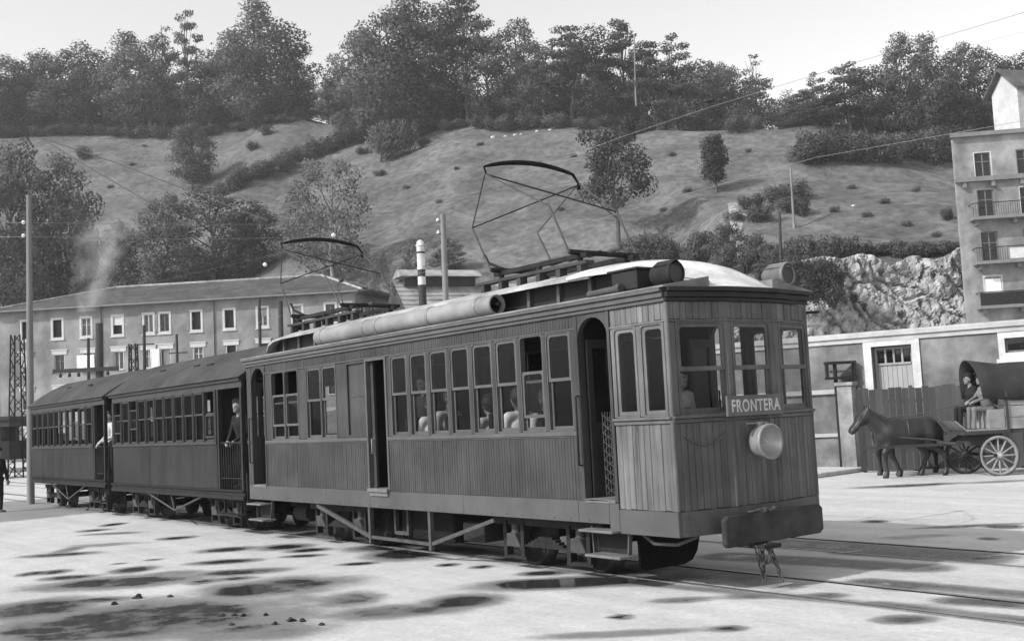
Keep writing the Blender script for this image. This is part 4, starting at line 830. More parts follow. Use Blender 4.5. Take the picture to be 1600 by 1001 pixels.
b = MB(); FG.box(b, -.1, FG.len, floors[3][0] - .35, floors[3][0] - .02, 0.001, .4); b.build('string_course', 'apt_trim', apt)
for k in range(7): b = MB(); FG.box(b, .4 + k * 2.0, .65 + k * 2.0, floors[3][0] - .75, floors[3][0] - .352, 0.001, .3); b.build('bracket', 'apt_trim', apt)
for i in range(3):
    z = floors[i][0] - .05; b = MB(); FG.box(b, .7, FG.len, z - .22, z, .001, 1.0); bs = b.build('balcony', 'apt_trim', apt)
    for k in range(5): b = MB(); FG.box(b, 1 + k * 2.6, 1.25 + k * 2.6, z - .55, z - .222, .001, .6); b.build('bracket', 'apt_trim', bs)
    b = MB(); b.tube([FG.p(.75, z + .95, 0), FG.p(.75, z + .95, .95), FG.p(FG.len, z + .95, .95)], .035, 5)
    if i == 0: FG.box(b, .75, FG.len, z, z + .9, .93, .96)
    else:
        for k in range(int((FG.len - .8) / .16)): b.tube([FG.p(.78 + k * .16, z, .95), FG.p(.78 + k * .16, z + .95, .95)], .016, 4)
    b.build('railing', 'iron', bs)
u1_, z1_ = 1.95, floors[0][1] - .2
b = MB(); b.add([FG.p(1.4, floors[0][0] + .1, .02), FG.p(2.55, floors[0][0] + .1, .02), FG.p(2.5, z1_, .04), FG.p(1.45, z1_, .04), FG.p(1.4, floors[0][0] + .1, 0), FG.p(2.55, floors[0][0] + .1, 0), FG.p(2.5, z1_, .02), FG.p(1.45, z1_, .02)], [(0, 1, 2, 3), (7, 6, 5, 4), (0, 3, 7, 4), (1, 5, 6, 2), (2, 6, 7, 3), (0, 4, 5, 1)]); tag(b.build('hanging_sheet', 'laundry'), 'white sheet filling the lowest visible balcony window of the apartment house', 'laundry')
b = MB(); FG.box(b, 3.0, 4.1, floors[1][0], floors[1][0] + .75, 1.0, 1.04); tag(b.build('hanging_blanket', 'curtain'), 'pale blanket over the middle balcony railing of the apartment house', 'laundry')

# ---- gabled house on the hill at the top right
hp = on_hill(1590, 150); g0 = at(1594, 195, 150); gz = at(1560, 190, 150).z; gh = thing('gabled_house', (g0.x, g0.y, gz - 10), 'white gabled house with dark roof high on the hill at the right edge', 'house')
Fg = Fr((g0.x, g0.y), (g0 + RT * 9 + FW * 2.6)[:2]); zt = at(1560, 135, 150).z; za = at(1550, 103, 150).z
b = MB(); Fg.box(b, 0, 9, gz - 16, zt, -5, 0); b.build('wall', 'plaster_light', gh)
b = MB(); b.prism([Fg.p(0, zt, 0), Fg.p(0, zt, -5), Fg.p(0, za - .3, -2.5)], None, Fg.u * 9); b.build('gable', 'plaster_light', gh)
for s_ in (0, 1):
    b = MB(); e = .8 if s_ == 0 else -5.8; b.hexa([Fg.p(-.9, zt - .55, e), Fg.p(9.8, zt - .55, e), Fg.p(9.8, za - .15, -2.5), Fg.p(-.9, za - .15, -2.5), Fg.p(-.9, zt - .3, e), Fg.p(9.8, zt - .3, e), Fg.p(9.8, za + .15, -2.5), Fg.p(-.9, za + .15, -2.5)]); b.build('roof_slope', 'rooftile', gh)
house_window(Fg, 2.2, 3.2, zt - 3.2, zt - 1.4, gh, .12)
# ---- quarry face
mb = MB(); nu, nz_ = 200, 100; vs = []
for i in range(nu + 1):
    for j in range(nz_ + 1):
        L = 15 + 27 * i / nu; z = -0.5 + 14.3 * j / nz_; top = 12.9 + 1.3 * noise.noise((L * .35, 3, 0)) - max(0, 22 - L) * .9
        z = min(z, top); q = (L * .42 + .5 * noise.noise((L * .3, z * .3, 1)), z * .5 + .25 * L, 0)
        f = noise.voronoi(q)[0]; f2 = noise.voronoi((L * 1.25, z * 1.1 + L * .4, 4))[0]; f3 = noise.voronoi((L * 3.1, z * 2.6 + L, 9))[0]
        d = 84.3 + (z / 13) * 2.0 + .8 * noise.noise((L * .22, z * .12, 2)) + .9 * f[0] + .45 * f2[0] + .2 * f3[0] + (.35 if f[1] - f[0] < .05 else 0) + (.15 if f2[1] - f2[0] < .05 else 0)
        vs.append(XY(d, L, z))
mb.add(vs, [(i * (nz_ + 1) + j, (i + 1) * (nz_ + 1) + j, (i + 1) * (nz_ + 1) + j + 1, i * (nz_ + 1) + j + 1) for i in range(nu) for j in range(nz_)], False)
mat('rock', .34, .95, .4, 1.6, (1, 1, .6), .5, 3.5, bdist=.12, spec=.15, dirt=.5, dscale=1.1, detail=14)
tag(mb.build('quarry_face', 'rock'), kind='structure')
# path of bare earth on the slope
b = MB(); pth = [on_hill(u, D) for u, D in ((1150, 118), (1158, 113), (1150, 109), (1166, 106), (1160, 103), (1178, 100))]
for i in range(len(pth)): pth[i].z += .25
pts = []; nn = len(pth)
for i, p in enumerate(pth): w_ = .5 + .4 * (i % 2); pts += [p - RT * w_, p + RT * w_]
b.add(pts, [(2 * i, 2 * i + 1, 2 * i + 3, 2 * i + 2) for i in range(nn - 1)], True); tag(b.build('footpath', 'rock'), kind='structure')

# ================================================================== TREES
def leaf_mesh(name, cl, leaves, size, seed, flat=1.0, m='leaf', tintvar=.22):
    """cl: clumps (centre, radii xyz, outward dir); leaves are small quads facing outwards from their clump"""
    rg = np.random.RandomState(seed); V = []; T = []; CN = []
    tot = sum(c[1][0] * c[1][1] for c in cl)
    for c, r, tb in cl:
        n = max(6, int(leaves * r[0] * r[1] / tot)); d = rg.normal(size=(n, 3)); d /= np.linalg.norm(d, axis=1)[:, None]
        rad = rg.uniform(.45, 1.08, n)[:, None]; p = np.array(c) + d * rad * np.array(r)
        nr = d * .7 + rg.normal(size=(n, 3)) * .5 + np.array((0, 0, .25)); nr /= np.linalg.norm(nr, axis=1)[:, None]
        t = np.cross(nr, rg.normal(size=(n, 3))); t /= np.linalg.norm(t, axis=1)[:, None] + 1e-9; b = np.cross(nr, t)
        s = (size * rg.uniform(.55, 1.35, n))[:, None]; ar = rg.uniform(.5, .9, n)[:, None]
        cn = d * .85 + p / (np.linalg.norm(p - np.array((0, 0, .5)), axis=1)[:, None] + .05) * .0 + (p - np.array((0, 0, .5))) * 1.1 + np.array((0, 0, .25)) + rg.normal(size=(n, 3)) * .22; CN.append(np.repeat(cn / np.linalg.norm(cn, axis=1)[:, None], 4, 0))
        V.append(np.stack([p - t * s - b * s * ar * .4, p + t * s * .3 - b * s * ar, p + t * s + b * s * ar * .4, p - t * s * .2 + b * s * ar], 1).reshape(-1, 3))
        T.append(np.repeat(tb * rg.uniform(1 - tintvar, 1 + tintvar, n), 4))
    V = np.concatenate(V); T = np.concatenate(T); n = len(V) // 4
    me = bpy.data.meshes.new(name); me.vertices.add(len(V)); me.vertices.foreach_set('co', V.ravel()); me.loops.add(len(V)); me.loops.foreach_set('vertex_index', np.arange(len(V))); me.polygons.add(n); me.polygons.foreach_set('loop_start', np.arange(0, len(V), 4)); me.update(calc_edges=True)
    a = me.attributes.new('tint', 'FLOAT', 'POINT'); a.data.foreach_set('value', T.astype(np.float32)); me.materials.append(MATS[m]); me.polygons.foreach_set('use_smooth', [True] * n); me.normals_split_custom_set(np.concatenate(CN).tolist()); return me
def trunk_mesh(name, h, r, limbs, seed, m='bark', bend=.03):
    rg = random.Random(seed); b = MB(); pts = [Vector((0, 0, -.03))]; n = 6
    for i in range(1, n + 1): pts.append(Vector((rg.uniform(-bend, bend), rg.uniform(-bend, bend), h * i / n)))
    b.tube(pts, [r * (1 - .8 * i / n) for i in range(n + 1)], 7)
    for tgt in limbs:
        t = Vector(tgt); k = min(.9, max(.2, (t.z - .12) / h * .8)); z0 = h * k; s = Vector((pts[min(n, int(k * n))].x, pts[min(n, int(k * n))].y, z0)); mid = s.lerp(t, .5) + Vector((0, 0, -.02))
        b.tube([s, mid, t], [r * .4, r * .25, r * .07], 5)
    me = bpy.data.meshes.new(name); me.from_pydata([tuple(p) for p in b.v], [], b.f); me.polygons.foreach_set('use_smooth', b.sm); me.materials.append(MATS[m]); return me
PROTO = {}
def broad(key, seed, nc=26, leaves=3600, size=.013, m='leaf', w0=.30, base=.22, top=1.0, shape=1.0, bark='bark', lp=1.0):
    rg = random.Random(seed); cl = []
    for i in range(nc):
        t = (i + .5) / nc; z = base + (top - base - .06) * t; prof = w0 * (math.sin(math.pi * min(1, (t * .86 + .14)) ** shape)) ** .75 if shape not in (1.0, 'cyp') else w0 * ((.3 + .95 * t) if t < .68 else (.95 - 1.6 * (t - .68))) if shape == 'cyp' else w0 * math.sqrt(max(.06, 1 - ((t - .46) / .60) ** 2))
        a = i * 2.4 + rg.uniform(-.5, .5); q = rg.uniform(.35, 1.0) * prof; r = rg.uniform(.08, .14) * (1.1 - .35 * t) * lp
        cl.append(((q * math.cos(a), q * math.sin(a), z + rg.uniform(-.03, .03)), (r * 1.15, r * 1.15, r * .8), rg.uniform(.75, 1.25)))
    PROTO[key] = (trunk_mesh(key + '_trunk', top * .8, .022, [c[0] for c in cl[::2]], seed, bark), leaf_mesh(key + '_crown', cl, leaves, size, seed, m=m))
def pine(key, seed, m='leaf_dark', leaves=5200, bare=.45):
    rg = random.Random(seed); cl = []
    for i in range(18):
        t = i / 17; z = bare + (1 - bare - .04) * t; prof = .26 * (1 - .75 * t) * rg.uniform(.5, 1.1); a = i * 2.4
        cl.append(((prof * math.cos(a), prof * math.sin(a), z), (rg.uniform(.08, .13) * (1.15 - .5 * t), rg.uniform(.08, .13) * (1.15 - .5 * t), .032), rg.uniform(.7, 1.2)))
    PROTO[key] = (trunk_mesh(key + '_trunk', .96, .016, [c[0] for c in cl], seed, 'bark'), leaf_mesh(key + '_crown', cl, leaves, .0095, seed, m=m))
def bare(key, seed):
    rg = random.Random(seed); cl = []; tips = []
    for i in range(22):
        z = .35 + .6 * i / 21; a = i * 2.4; q = .2 * (1.1 - i / 24) * rg.uniform(.6, 1.1); tips.append((q * math.cos(a), q * math.sin(a), z + .02)); 
        if i % 2: cl.append((tips[-1], (.05, .05, .022), rg.uniform(.8, 1.2)))
    PROTO[key] = (trunk_mesh(key + '_trunk', .99, .012, tips, seed, 'bark'), leaf_mesh(key + '_crown', cl, 420, .010, seed, m='leaf'))
def bush(key, seed, m='leaf', leaves=2000):
    rg = random.Random(seed); cl = [((rg.uniform(-.36, .36), rg.uniform(-.36, .36), rg.uniform(.22, .62)), (rg.uniform(.2, .3),) * 2 + (rg.uniform(.2, .32),), rg.uniform(.75, 1.25)) for _ in range(11)]
    PROTO[key] = (trunk_mesh(key + '_trunk', .4, .03, [c[0] for c in cl[:5]], seed), leaf_mesh(key + '_crown', cl, leaves, .032, seed, m=m))
for i in range(6): broad('b%d' % i, 11 + i, nc=30 + i, w0=(.30, .27, .33, .25, .30, .36)[i], base=(.16, .2, .12, .18, .10, .15)[i], m=('leaf', 'leaf_dark', 'leaf', 'leaf', 'leaf_black', 'leaf_dark')[i], leaves=9500, size=.0105)
broad('tall0', 31, nc=34, w0=.2, base=.12, leaves=7500, size=.0095, shape=.8); broad('tall1', 32, nc=38, w0=.23, base=.08, leaves=9500, size=.0095, shape=.7)
broad('pale0', 41, nc=34, w0=.36, base=.15, leaves=6500, size=.010, m='leaf_pale', bark='bark_pale'); broad('pale1', 42, nc=34, w0=.34, base=.12, leaves=6500, size=.010, m='leaf_pale', bark='bark_pale')
broad('open0', 53, nc=21, w0=.36, base=.42, leaves=6500, size=.0105, m='leaf_black', lp=.9); broad('cyp', 61, nc=30, w0=.17, base=.28, leaves=9000, size=.013, m='leaf_black', shape='cyp', lp=.95)
for i in range(3): pine('p%d' % i, 71 + i, bare=(.45, .3, .55)[i])
bare('d0', 81); bare('d1', 82); [bush('u%d' % i, 91 + i, m=('leaf', 'leaf_dark', 'leaf_pale', 'leaf')[i]) for i in range(4)]
TREES = []
for k in ('leaf', 'leaf_pale', 'leaf_dark', 'leaf_black'):
    t = MATS[k].node_tree; N = t.nodes; b_ = N['Principled BSDF']; src = b_.inputs['Base Color'].links[0].from_socket
    tl = N.new('ShaderNodeBsdfTranslucent'); t.links.new(src, tl.inputs[0]); mx = N.new('ShaderNodeMixShader'); mx.inputs[0].default_value = .42
    t.links.new(b_.outputs[0], mx.inputs[1]); t.links.new(tl.outputs[0], mx.inputs[2]); t.links.new(mx.outputs[0], N['Material Output'].inputs['Surface'])
def tree(name, u, D, topv, wpx, kind, label=None, cat='tree', group=None, basev=None, sink=.3):
    if basev is not None and basev < 440:
        D = hill_hit(u, basev) or D
    g = on_hill(u, D)
    if name in ('bank_bush', 'rock_plant'): g.z = at(u, topv + wpx * .9, D).z
    h = max(1.0, at(u, topv, D).z - g.z + sink); wm = wpx * D / FPX
    W0 = {'b0': .72, 'b1': .68, 'b2': .78, 'b3': .64, 'b4': .72, 'b5': .84, 'tall0': .54, 'tall1': .6, 'pale0': .86, 'pale1': .82, 'open0': .8, 'cyp': .46, 'p0': .62, 'p1': .62, 'p2': .62, 'd0': .44, 'd1': .44}.get(kind, 1.25)
    r = bpy.data.objects.new(name, None); col.objects.link(r); r.location = g - Vector((0, 0, sink)); s = wm / W0; r.scale = (s, s, h); r.rotation_euler = (0, 0, random.uniform(0, 6.28))
    for nm, me in zip(('trunk', 'crown'), PROTO[kind]): o = bpy.data.objects.new(nm, me); col.objects.link(o); o.parent = r
    tag(r, label, cat, group); TREES.append((r, u, name)); return r
ORD = ['first', 'second', 'third', 'fourth', 'fifth', 'sixth', 'seventh', 'eighth', 'ninth', 'tenth', 'eleventh', 'twelfth', 'thirteenth', 'fourteenth', 'fifteenth', 'sixteenth', 'seventeenth', 'eighteenth', 'nineteenth', 'twentieth']
# skyline wood: (u, D, top v, width px, kind)
left = [(-20, 262, 95, 120, 'b1'), (25, 264, 88, 100, 'b0'), (62, 268, 78, 95, 'b4'), (105, 264, 82, 110, 'b2'), (140, 262, 72, 110, 'b1'), (205, 262, 48, 115, 'tall1'), (240, 266, 58, 110, 'b0'), (262, 262, 38, 70, 'd0'), (300, 258, 14, 75, 'p1'), (335, 258, 78, 110, 'b1'), (375, 252, 45, 120, 'tall1'), (412, 250, -4, 130, 'tall1'), (450, 248, 38, 120, 'b4'), (482, 246, 98, 55, 'b3')]
mid = [(522, 212, 122, 50, 'b3'), (572, 200, 45, 105, 'b2'), (610, 196, 12, 150, 'b0'), (655, 198, -12, 150, 'tall1'), (700, 198, 5, 140, 'b1'), (742, 200, -14, 110, 'p2'), (775, 196, 55, 120, 'b5'), (820, 194, 28, 110, 'b2'), (862, 192, 62, 110, 'b0'), (905, 190, 38, 110, 'p0'), (945, 190, 42, 110, 'b4'), (990, 188, 28, 95, 'p2'), (1030, 186, 62, 110, 'p0'), (1070, 184, 52, 95, 'p1'), (1105, 184, 92, 95, 'b3'), (1145, 186, 104, 90, 'b0'), (1195, 188, 84, 70, 'd1')]
right = [(1232, 190, 152, 85, 'b5'), (1265, 200, 140, 100, 'pale0'), (1292, 196, 112, 60, 'p1'), (1345, 172, 98, 110, 'p0'), (1380, 172, 104, 100, 'b1'), (1425, 170, 52, 80, 'b3'), (1470, 168, 50, 100, 'tall1'), (1505, 172, 78, 110, 'b0'), (1545, 180, 62, 110, 'b2'), (1585, 178, 85, 100, 'b1'), (1640, 178, 80, 120, 'b4')]
NM = {'b': 'broadleaf_tree', 't': 'tall_tree', 'p': 'pine_tree', 'd': 'sparse_tree'}
for row, where in ((left, 'along the hilltop at the left'), (mid, 'of the central hilltop wood'), (right, 'of the right-hand hilltop wood')):
    for i, (u, D, tv, wp, k) in enumerate(row):
        nm = 'pale_tree' if k.startswith('pale') else NM[k[0]]
        if row is left: D = min(D, (hill_hit(u, 214 - max(0, u - 300) * .16) or D) + 3)
        elif row is mid: D = (hill_hit(u, 200) or D) + 4
        tree(nm, u, D, tv, wp * 1.12, k, '%s %s, %s from the left' % ({'broadleaf_tree': 'rounded broadleaf tree', 'tall_tree': 'tall dense tree', 'pine_tree': 'layered pine', 'sparse_tree': 'thin half-bare tree', 'pale_tree': 'pale leafy tree'}[nm], where, ORD[i]), group='trees ' + where)
# lower understorey that fills the wood down to the meadow
rg = random.Random(5)
for row, nm, n, (ua, ub), (Da, Db), (ha, hb), lab in (('l', 'left', 20, (-30, 480), (255, 285), (118, 165), 'dark tree filling the shade of the hilltop wood at the left'), ('m', 'central', 30, (530, 1200), (188, 215), (85, 150), 'dark tree filling the shade of the central hilltop wood'), ('r', 'right', 16, (1240, 1640), (166, 190), (120, 180), 'dark tree filling the shade of the right hilltop wood')):
    for i in range(n):
        u = ua + (ub - ua) * (i + .5) / n + rg.uniform(-12, 12); D = rg.uniform(Da, Db)
        D = (hill_hit(u, 214 - max(0, u - 300) * .16 if row == 'l' else 200) or D) + rg.uniform(6, 26) if row != 'r' else D
        tree('shaded_tree', u, D, rg.uniform(ha, hb), rg.uniform(75, 115), rg.choice(['b0', 'b1', 'b4', 'b2', 'p0']), lab, group=lab.replace('dark tree', 'dark trees'))
lab = 'bushy shrub along the foot of the hilltop wood'
for i in range(34):
    u = 540 + i * 20 + rg.uniform(-8, 8); tree('shrub', u, 189, 174 + rg.uniform(-8, 12), rg.uniform(34, 60), 'u%d' % rg.randint(0, 1), lab, 'shrub', 'shrubs along the foot of the central wood', basev=203 + rg.uniform(-4, 3))
for i in range(20):
    u = -10 + i * 25 + rg.uniform(-8, 8); D = 254 - max(0, (u - 250)) * .09; tree('shrub', u, D, 195 + rg.uniform(-8, 8) - max(0, u - 300) * .13, rg.uniform(40, 60), 'u1', 'dark shrub at the foot of the left hilltop trees', 'shrub', 'shrubs along the foot of the left wood', basev=216 - max(0, u - 300) * .16)
# named trees on the slope
tree('broadleaf_tree', 303, 190, 192, 95, 'b1', 'round dark tree alone on the left meadow slope', basev=298)
tree('broadleaf_tree', 968, 118, 178, 150, 'open0', 'tall open-branched tree standing behind the front pantograph', basev=400)
tree('cypress_tree', 1126, 128, 208, 52, 'cyp', 'small dense upright tree leaning alone on the slope right of centre', basev=305)
tree('pale_tree', 520, 138, 238, 165, 'pale0', 'large pale loose-leaved tree behind the rear pantograph', basev=440)
tree('pale_tree', 470, 146, 285, 90, 'pale1', 'smaller pale tree left of the large pale one', basev=420)
tree('broadleaf_tree', 335, 150, 290, 190, 'b5', 'wide dark tree above the middle of the long block roof', basev=470)
tree('broadleaf_tree', 258, 150, 300, 125, 'b2', 'dark tree above the block roof, beside the smoke on its right', basev=470)
tree('broadleaf_tree', 400, 149, 318, 105, 'b4', 'dark tree just left of the pale trees above the block roof', basev=460)
tree('broadleaf_tree', 190, 150, 345, 80, 'b1', 'low dark tree in the smoke above the block roof', basev=470)
tree('broadleaf_tree', 92, 152, 240, 135, 'b1', 'big dark tree behind the telegraph pole', basev=470)
tree('broadleaf_tree', 20, 152, 222, 140, 'b1', 'big dark tree at the left edge above the block', basev=470)
tree('broadleaf_tree', 128, 150, 300, 60, 'b0', 'narrow dark tree right of the telegraph pole', basev=470)
tree('broadleaf_tree', 60, 150, 330, 110, 'b5', 'low spreading tree between the telegraph pole and the left edge', basev=470)
tree('broadleaf_tree', 700, 100, 372, 70, 'b2', 'small bushy tree beside the wooden post behind the shed', basev=425)
tree('broadleaf_tree', 640, 108, 378, 60, 'b0', 'small tree left of the striped signal post', basev=440)
tree('broadleaf_tree', 590, 116, 392, 60, 'pale1', 'low pale tree right of the rear pantograph', basev=450)
# hedge climbing the left meadow
for i in range(17):
    t = i / 16; u = 352 + (596 - 352) * t; v = 298 - (298 - 205) * t; D = 188 + 8 * t
    tree('hedge_bush', u, D, v - 22 - rg.uniform(0, 14), 36 + rg.uniform(0, 14), 'u1' if i % 3 else 'u0', 'dark bush in the hedge climbing the left meadow', 'bush', 'hedge climbing the left meadow', basev=v + 8)
for i, (u, v, wp) in enumerate(((760, 232, 16), (850, 260, 14), (905, 246, 15), (720, 268, 13), (640, 300, 16), (690, 318, 14), (1060, 250, 15), (1080, 300, 17), (1180, 240, 14), (1340, 300, 20), (1390, 318, 22), (1440, 300, 18), (1360, 345, 22), (1420, 352, 20), (1465, 372, 20), (1310, 330, 20), (1040, 330, 16), (880, 330, 15), (210, 260, 15), (175, 300, 16), (230, 232, 14))):
    tree('tussock', u, 150, v - wp * .55, wp, 'u2' if i % 3 else 'u0', 'low tussock of coarse growth on the meadow', 'shrub', 'tussocks on the meadow', basev=v)
for u, D, v0, v1, wp, lab in ((670, 178, 210, 228, 26, 'small dark bush alone high on the central meadow, right one'), (573, 180, 226, 242, 26, 'small dark bush just right of the hedge top'), (598, 170, 262, 275, 24, 'lowest small bush on the central meadow'), (135, 205, 222, 254, 32, 'upright bush on the left meadow by the wood'), (400, 200, 216, 236, 24, 'small bush on the left meadow above the hedge'), (484, 225, 165, 190, 42, 'rounded dark bush at the top right of the left meadow'), (1484, 96, 320, 345, 26, 'dark bush beside the apartment house wall'), (420, 205, 190, 212, 30, 'bush under the tall tree at the top of the left meadow')):
    tree('bush', u, D, v0, wp, 'u1', lab, 'bush', basev=v1)
# scrub over the quarry and on the bank right of centre
lab = 'scrub bush hanging over the quarry edge and bank'
for i in range(46):
    u = 985 + i * 7.6 + rg.uniform(-6, 6); D = rg.uniform(88, 98)
    tree('scrub_bush', u, D, rg.uniform(352, 388), rg.uniform(42, 70), 'u%d' % rg.choice([0, 1, 3]), lab, 'bush', 'scrub on the bank above the railcar front', basev=rg.uniform(408, 440))
for i in range(16):
    u = 1300 + i * 13 + rg.uniform(-6, 6); tree('quarry_bush', u, 90.5, 368 + rg.uniform(0, 16), rg.uniform(36, 58), 'u%d' % rg.choice([0, 1]), 'low bush along the top edge of the quarry face', 'bush', 'bushes along the quarry top', basev=404)
for u, v, wp in ((1255, 275, 60), (1215, 282, 55), (1180, 296, 50), (1235, 300, 60), (1195, 312, 55), (1150, 322, 40), (1140, 340, 44), (1100, 352, 50), (1255, 300, 40)):
    tree('slope_bush', u, 116, v, wp, 'u%d' % rg.choice([1, 1, 0]), 'dark bush of the thicket left of the leaning slope post', 'bush', 'thicket on the slope right of centre', basev=v + 38)
for i in range(30):
    u = 1265 + i * 10.5 + rg.uniform(-6, 6); tree('thicket_bush', u, rg.uniform(143, 158), 205 + rg.uniform(-20, 18), rg.uniform(50, 80), rg.choice(['u0', 'u1', 'u1', 'u2']), 'bush of the dense thicket above the right-hand meadow', 'bush', 'thicket above the right-hand meadow', basev=262 - rg.uniform(0, 10))
for i in range(22):
    u = 1195 + (i % 11) * 10.5 + rg.uniform(-5, 5); tree('bank_bush', u, 83.5, 392 + 26 * (i // 11) + rg.uniform(-6, 10) + max(0, u - 1270) * .5, rg.uniform(34, 52), 'u%d' % rg.choice([0, 1, 3]), 'scrub bush between cab lamp and pale rock', 'bush', 'scrub left of the quarry rock', basev=445)
for u, v, wp in ((1295, 395, 44), (1300, 420, 38), (1285, 405, 46), (1298, 455, 26), (1345, 470, 14), (1328, 452, 22), (1375, 418, 12), (1432, 466, 11), (1400, 484, 12), (1455, 424, 10)):
    tree('rock_plant', u, 84.5, v, wp, 'u1', 'ivy tuft growing on the pale quarry rock', 'plant', 'tufts on the quarry rock', basev=max(441, v + wp * .8))
# pole-thin trunks seen in the wood
for u, v0, v1, D, lab in ((991, 55, 148, 186, 'bare pale trunk standing out in the central wood'), (1235, 262, 358, hill_hit(1240, 358) or 100, 'thin leaning post on the slope right of centre'), (1218, 330, 400, 92, 'short dark post in the scrub above the railcar cab')):
    a = at(u, v0, D); c = at(u + (6 if u == 1235 else 2), v1, D); tag(MB().tube([c - Vector((0, 0, 2)), c, a], [.16, .14, .09], 6).build('slope_post', 'bark_pale' if D > 95 else 'pole_dark', None, 0, c), lab, 'post')
# field stones
STN = [(800, 208), (815, 212), (825, 209), (780, 220), (640, 362), (655, 360), (668, 358), (700, 352), (735, 348), (850, 206), (870, 210), (1275, 200), (1230, 195), (1340, 300)]
for i in range(14):
    u, v = STN[i]
    D = {0: 188, 1: 188, 2: 188, 3: 186, 9: 188, 10: 187, 11: 178, 12: 182, 13: 120}.get(i, 125); p = on_hill(u, D); b = MB(); r = rg.uniform(.3, .6)
    vs = []; n = 7
    for j in range(4):
        for k in range(n): t = 6.283 * k / n; rr = r * (1, 1.05, .75, .3)[j] * rg.uniform(.8, 1.15); vs.append(p + Vector((rr * math.cos(t), rr * math.sin(t), r * (-.3, .1, .45, .62)[j])))
    b.add(vs, [(j * n + k, j * n + (k + 1) % n, (j + 1) * n + (k + 1) % n, (j + 1) * n + k) for j in range(3) for k in range(n)] + [tuple(range(3 * n, 4 * n))]); tag(b.build('field_stone', 'rock', None, 0, p), 'pale boulder on the meadow, number %s from the left of the photo' % ('one two three four five six seven eight nine ten eleven twelve thirteen fourteen'.split()[sorted(range(14), key=lambda q: STN[q][0]).index(i)]), 'boulder', 'boulders on the meadow')

# ================================================================== ORGANIC BODIES (signed-distance skin, surface nets)
def sdf_skin(prims, res, k=.02):
    """prims: (a, b, ra, rb, mat index). One continuous skin round all of them; returns verts, quads, material per quad"""
    A = np.array([p[0] for p in prims], float); Bb = np.array([p[1] for p in prims], float); rm = max(max(p[2], p[3]) for p in prims)
    lo = np.minimum(A, Bb).min(0) - rm - 3 * res; hi = np.maximum(A, Bb).max(0) + rm + 3 * res
    n = np.ceil((hi - lo) / res).astype(int) + 1; F = np.full(n, 1.0, np.float32); Mi = np.zeros(n, np.int16); Best = np.full(n, 9.0, np.float32)
    ax = [lo[i] + res * np.arange(n[i]) for i in range(3)]
    for a, b, ra, rb, mi in prims:
        a = np.array(a, float); b = np.array(b, float); r = max(ra, rb) + 4 * res + k
        i0 = np.maximum(0, np.floor((np.minimum(a, b) - r - lo) / res).astype(int)); i1 = np.minimum(n, np.ceil((np.maximum(a, b) + r - lo) / res).astype(int) + 1)
        sl_ = tuple(slice(i0[i], i1[i]) for i in range(3)); gx_, gy_, gz_ = np.meshgrid(*[ax[i][i0[i]:i1[i]] for i in range(3)], indexing='ij')
        d = b - a; L2 = max(1e-9, d @ d); t = np.clip(((gx_ - a[0]) * d[0] + (gy_ - a[1]) * d[1] + (gz_ - a[2]) * d[2]) / L2, 0, 1)
        ds = np.sqrt((gx_ - a[0] - t * d[0]) ** 2 + (gy_ - a[1] - t * d[1]) ** 2 + (gz_ - a[2] - t * d[2]) ** 2) - (ra + (rb - ra) * t)
        f = F[sl_]; h = np.clip(.5 + .5 * (f - ds) / k, 0, 1); F[sl_] = f * (1 - h) + ds * h - k * h * (1 - h)
        bt = Best[sl_]; up = ds < bt; bt[up] = ds[up]; Best[sl_] = bt; m_ = Mi[sl_]; m_[up] = mi; Mi[sl_] = m_
    ins = F < 0; c = np.zeros(np.array(n) - 1, int)
    for dx in (0, 1):
        for dy in (0, 1):
            for dz in (0, 1): c += ins[dx:n[0] - 1 + dx, dy:n[1] - 1 + dy, dz:n[2] - 1 + dz]
    act = (c > 0) & (c < 8); idx = -np.ones(act.shape, int); ijk = np.argwhere(act); idx[act] = np.arange(len(ijk)); acc = np.zeros((len(ijk), 3)); cnt = np.zeros(len(ijk))
    cor = [(x, y, z) for x in (0, 1) for y in (0, 1) for z in (0, 1)]
    for p in cor:
        for q in range(3):
            if p[q] == 0:
                p2 = list(p); p2[q] = 1; f0 = F[ijk[:, 0] + p[0], ijk[:, 1] + p[1], ijk[:, 2] + p[2]]; f1 = F[ijk[:, 0] + p2[0], ijk[:, 1] + p2[1], ijk[:, 2] + p2[2]]
                cr = (f0 < 0) != (f1 < 0); t = np.where(cr, f0 / np.where(cr, f0 - f1, 1), 0); pos = np.array(p, float)[None, :].repeat(len(ijk), 0); pos[:, q] += t
                acc[cr] += pos[cr]; cnt[cr] += 1
    V = lo + res * (ijk + acc / np.maximum(cnt, 1)[:, None]); Q = []; QM = []
    for q in range(3):
        o = [0, 0, 0]; o[q] = 1; s0 = ins[:n[0] - o[0], :n[1] - o[1], :n[2] - o[2]]; s1 = ins[o[0]:, o[1]:, o[2]:]; e = np.argwhere(s0 != s1); u, v = (q + 1) % 3, (q + 2) % 3
        e = e[(e[:, u] > 0) & (e[:, v] > 0)]
        def g(du, dv): w_ = e.copy(); w_[:, u] -= du; w_[:, v] -= dv; return idx[w_[:, 0], w_[:, 1], w_[:, 2]]
        quad = np.stack([g(0, 0), g(1, 0), g(1, 1), g(0, 1)], 1); fl_ = s0[e[:, 0], e[:, 1], e[:, 2]]; quad[~fl_] = quad[~fl_][:, ::-1]; ok = (quad >= 0).all(1); Q.append(quad[ok]); QM.append(Mi[e[ok][:, 0], e[ok][:, 1], e[ok][:, 2]])
    return V, np.concatenate(Q), np.concatenate(QM)
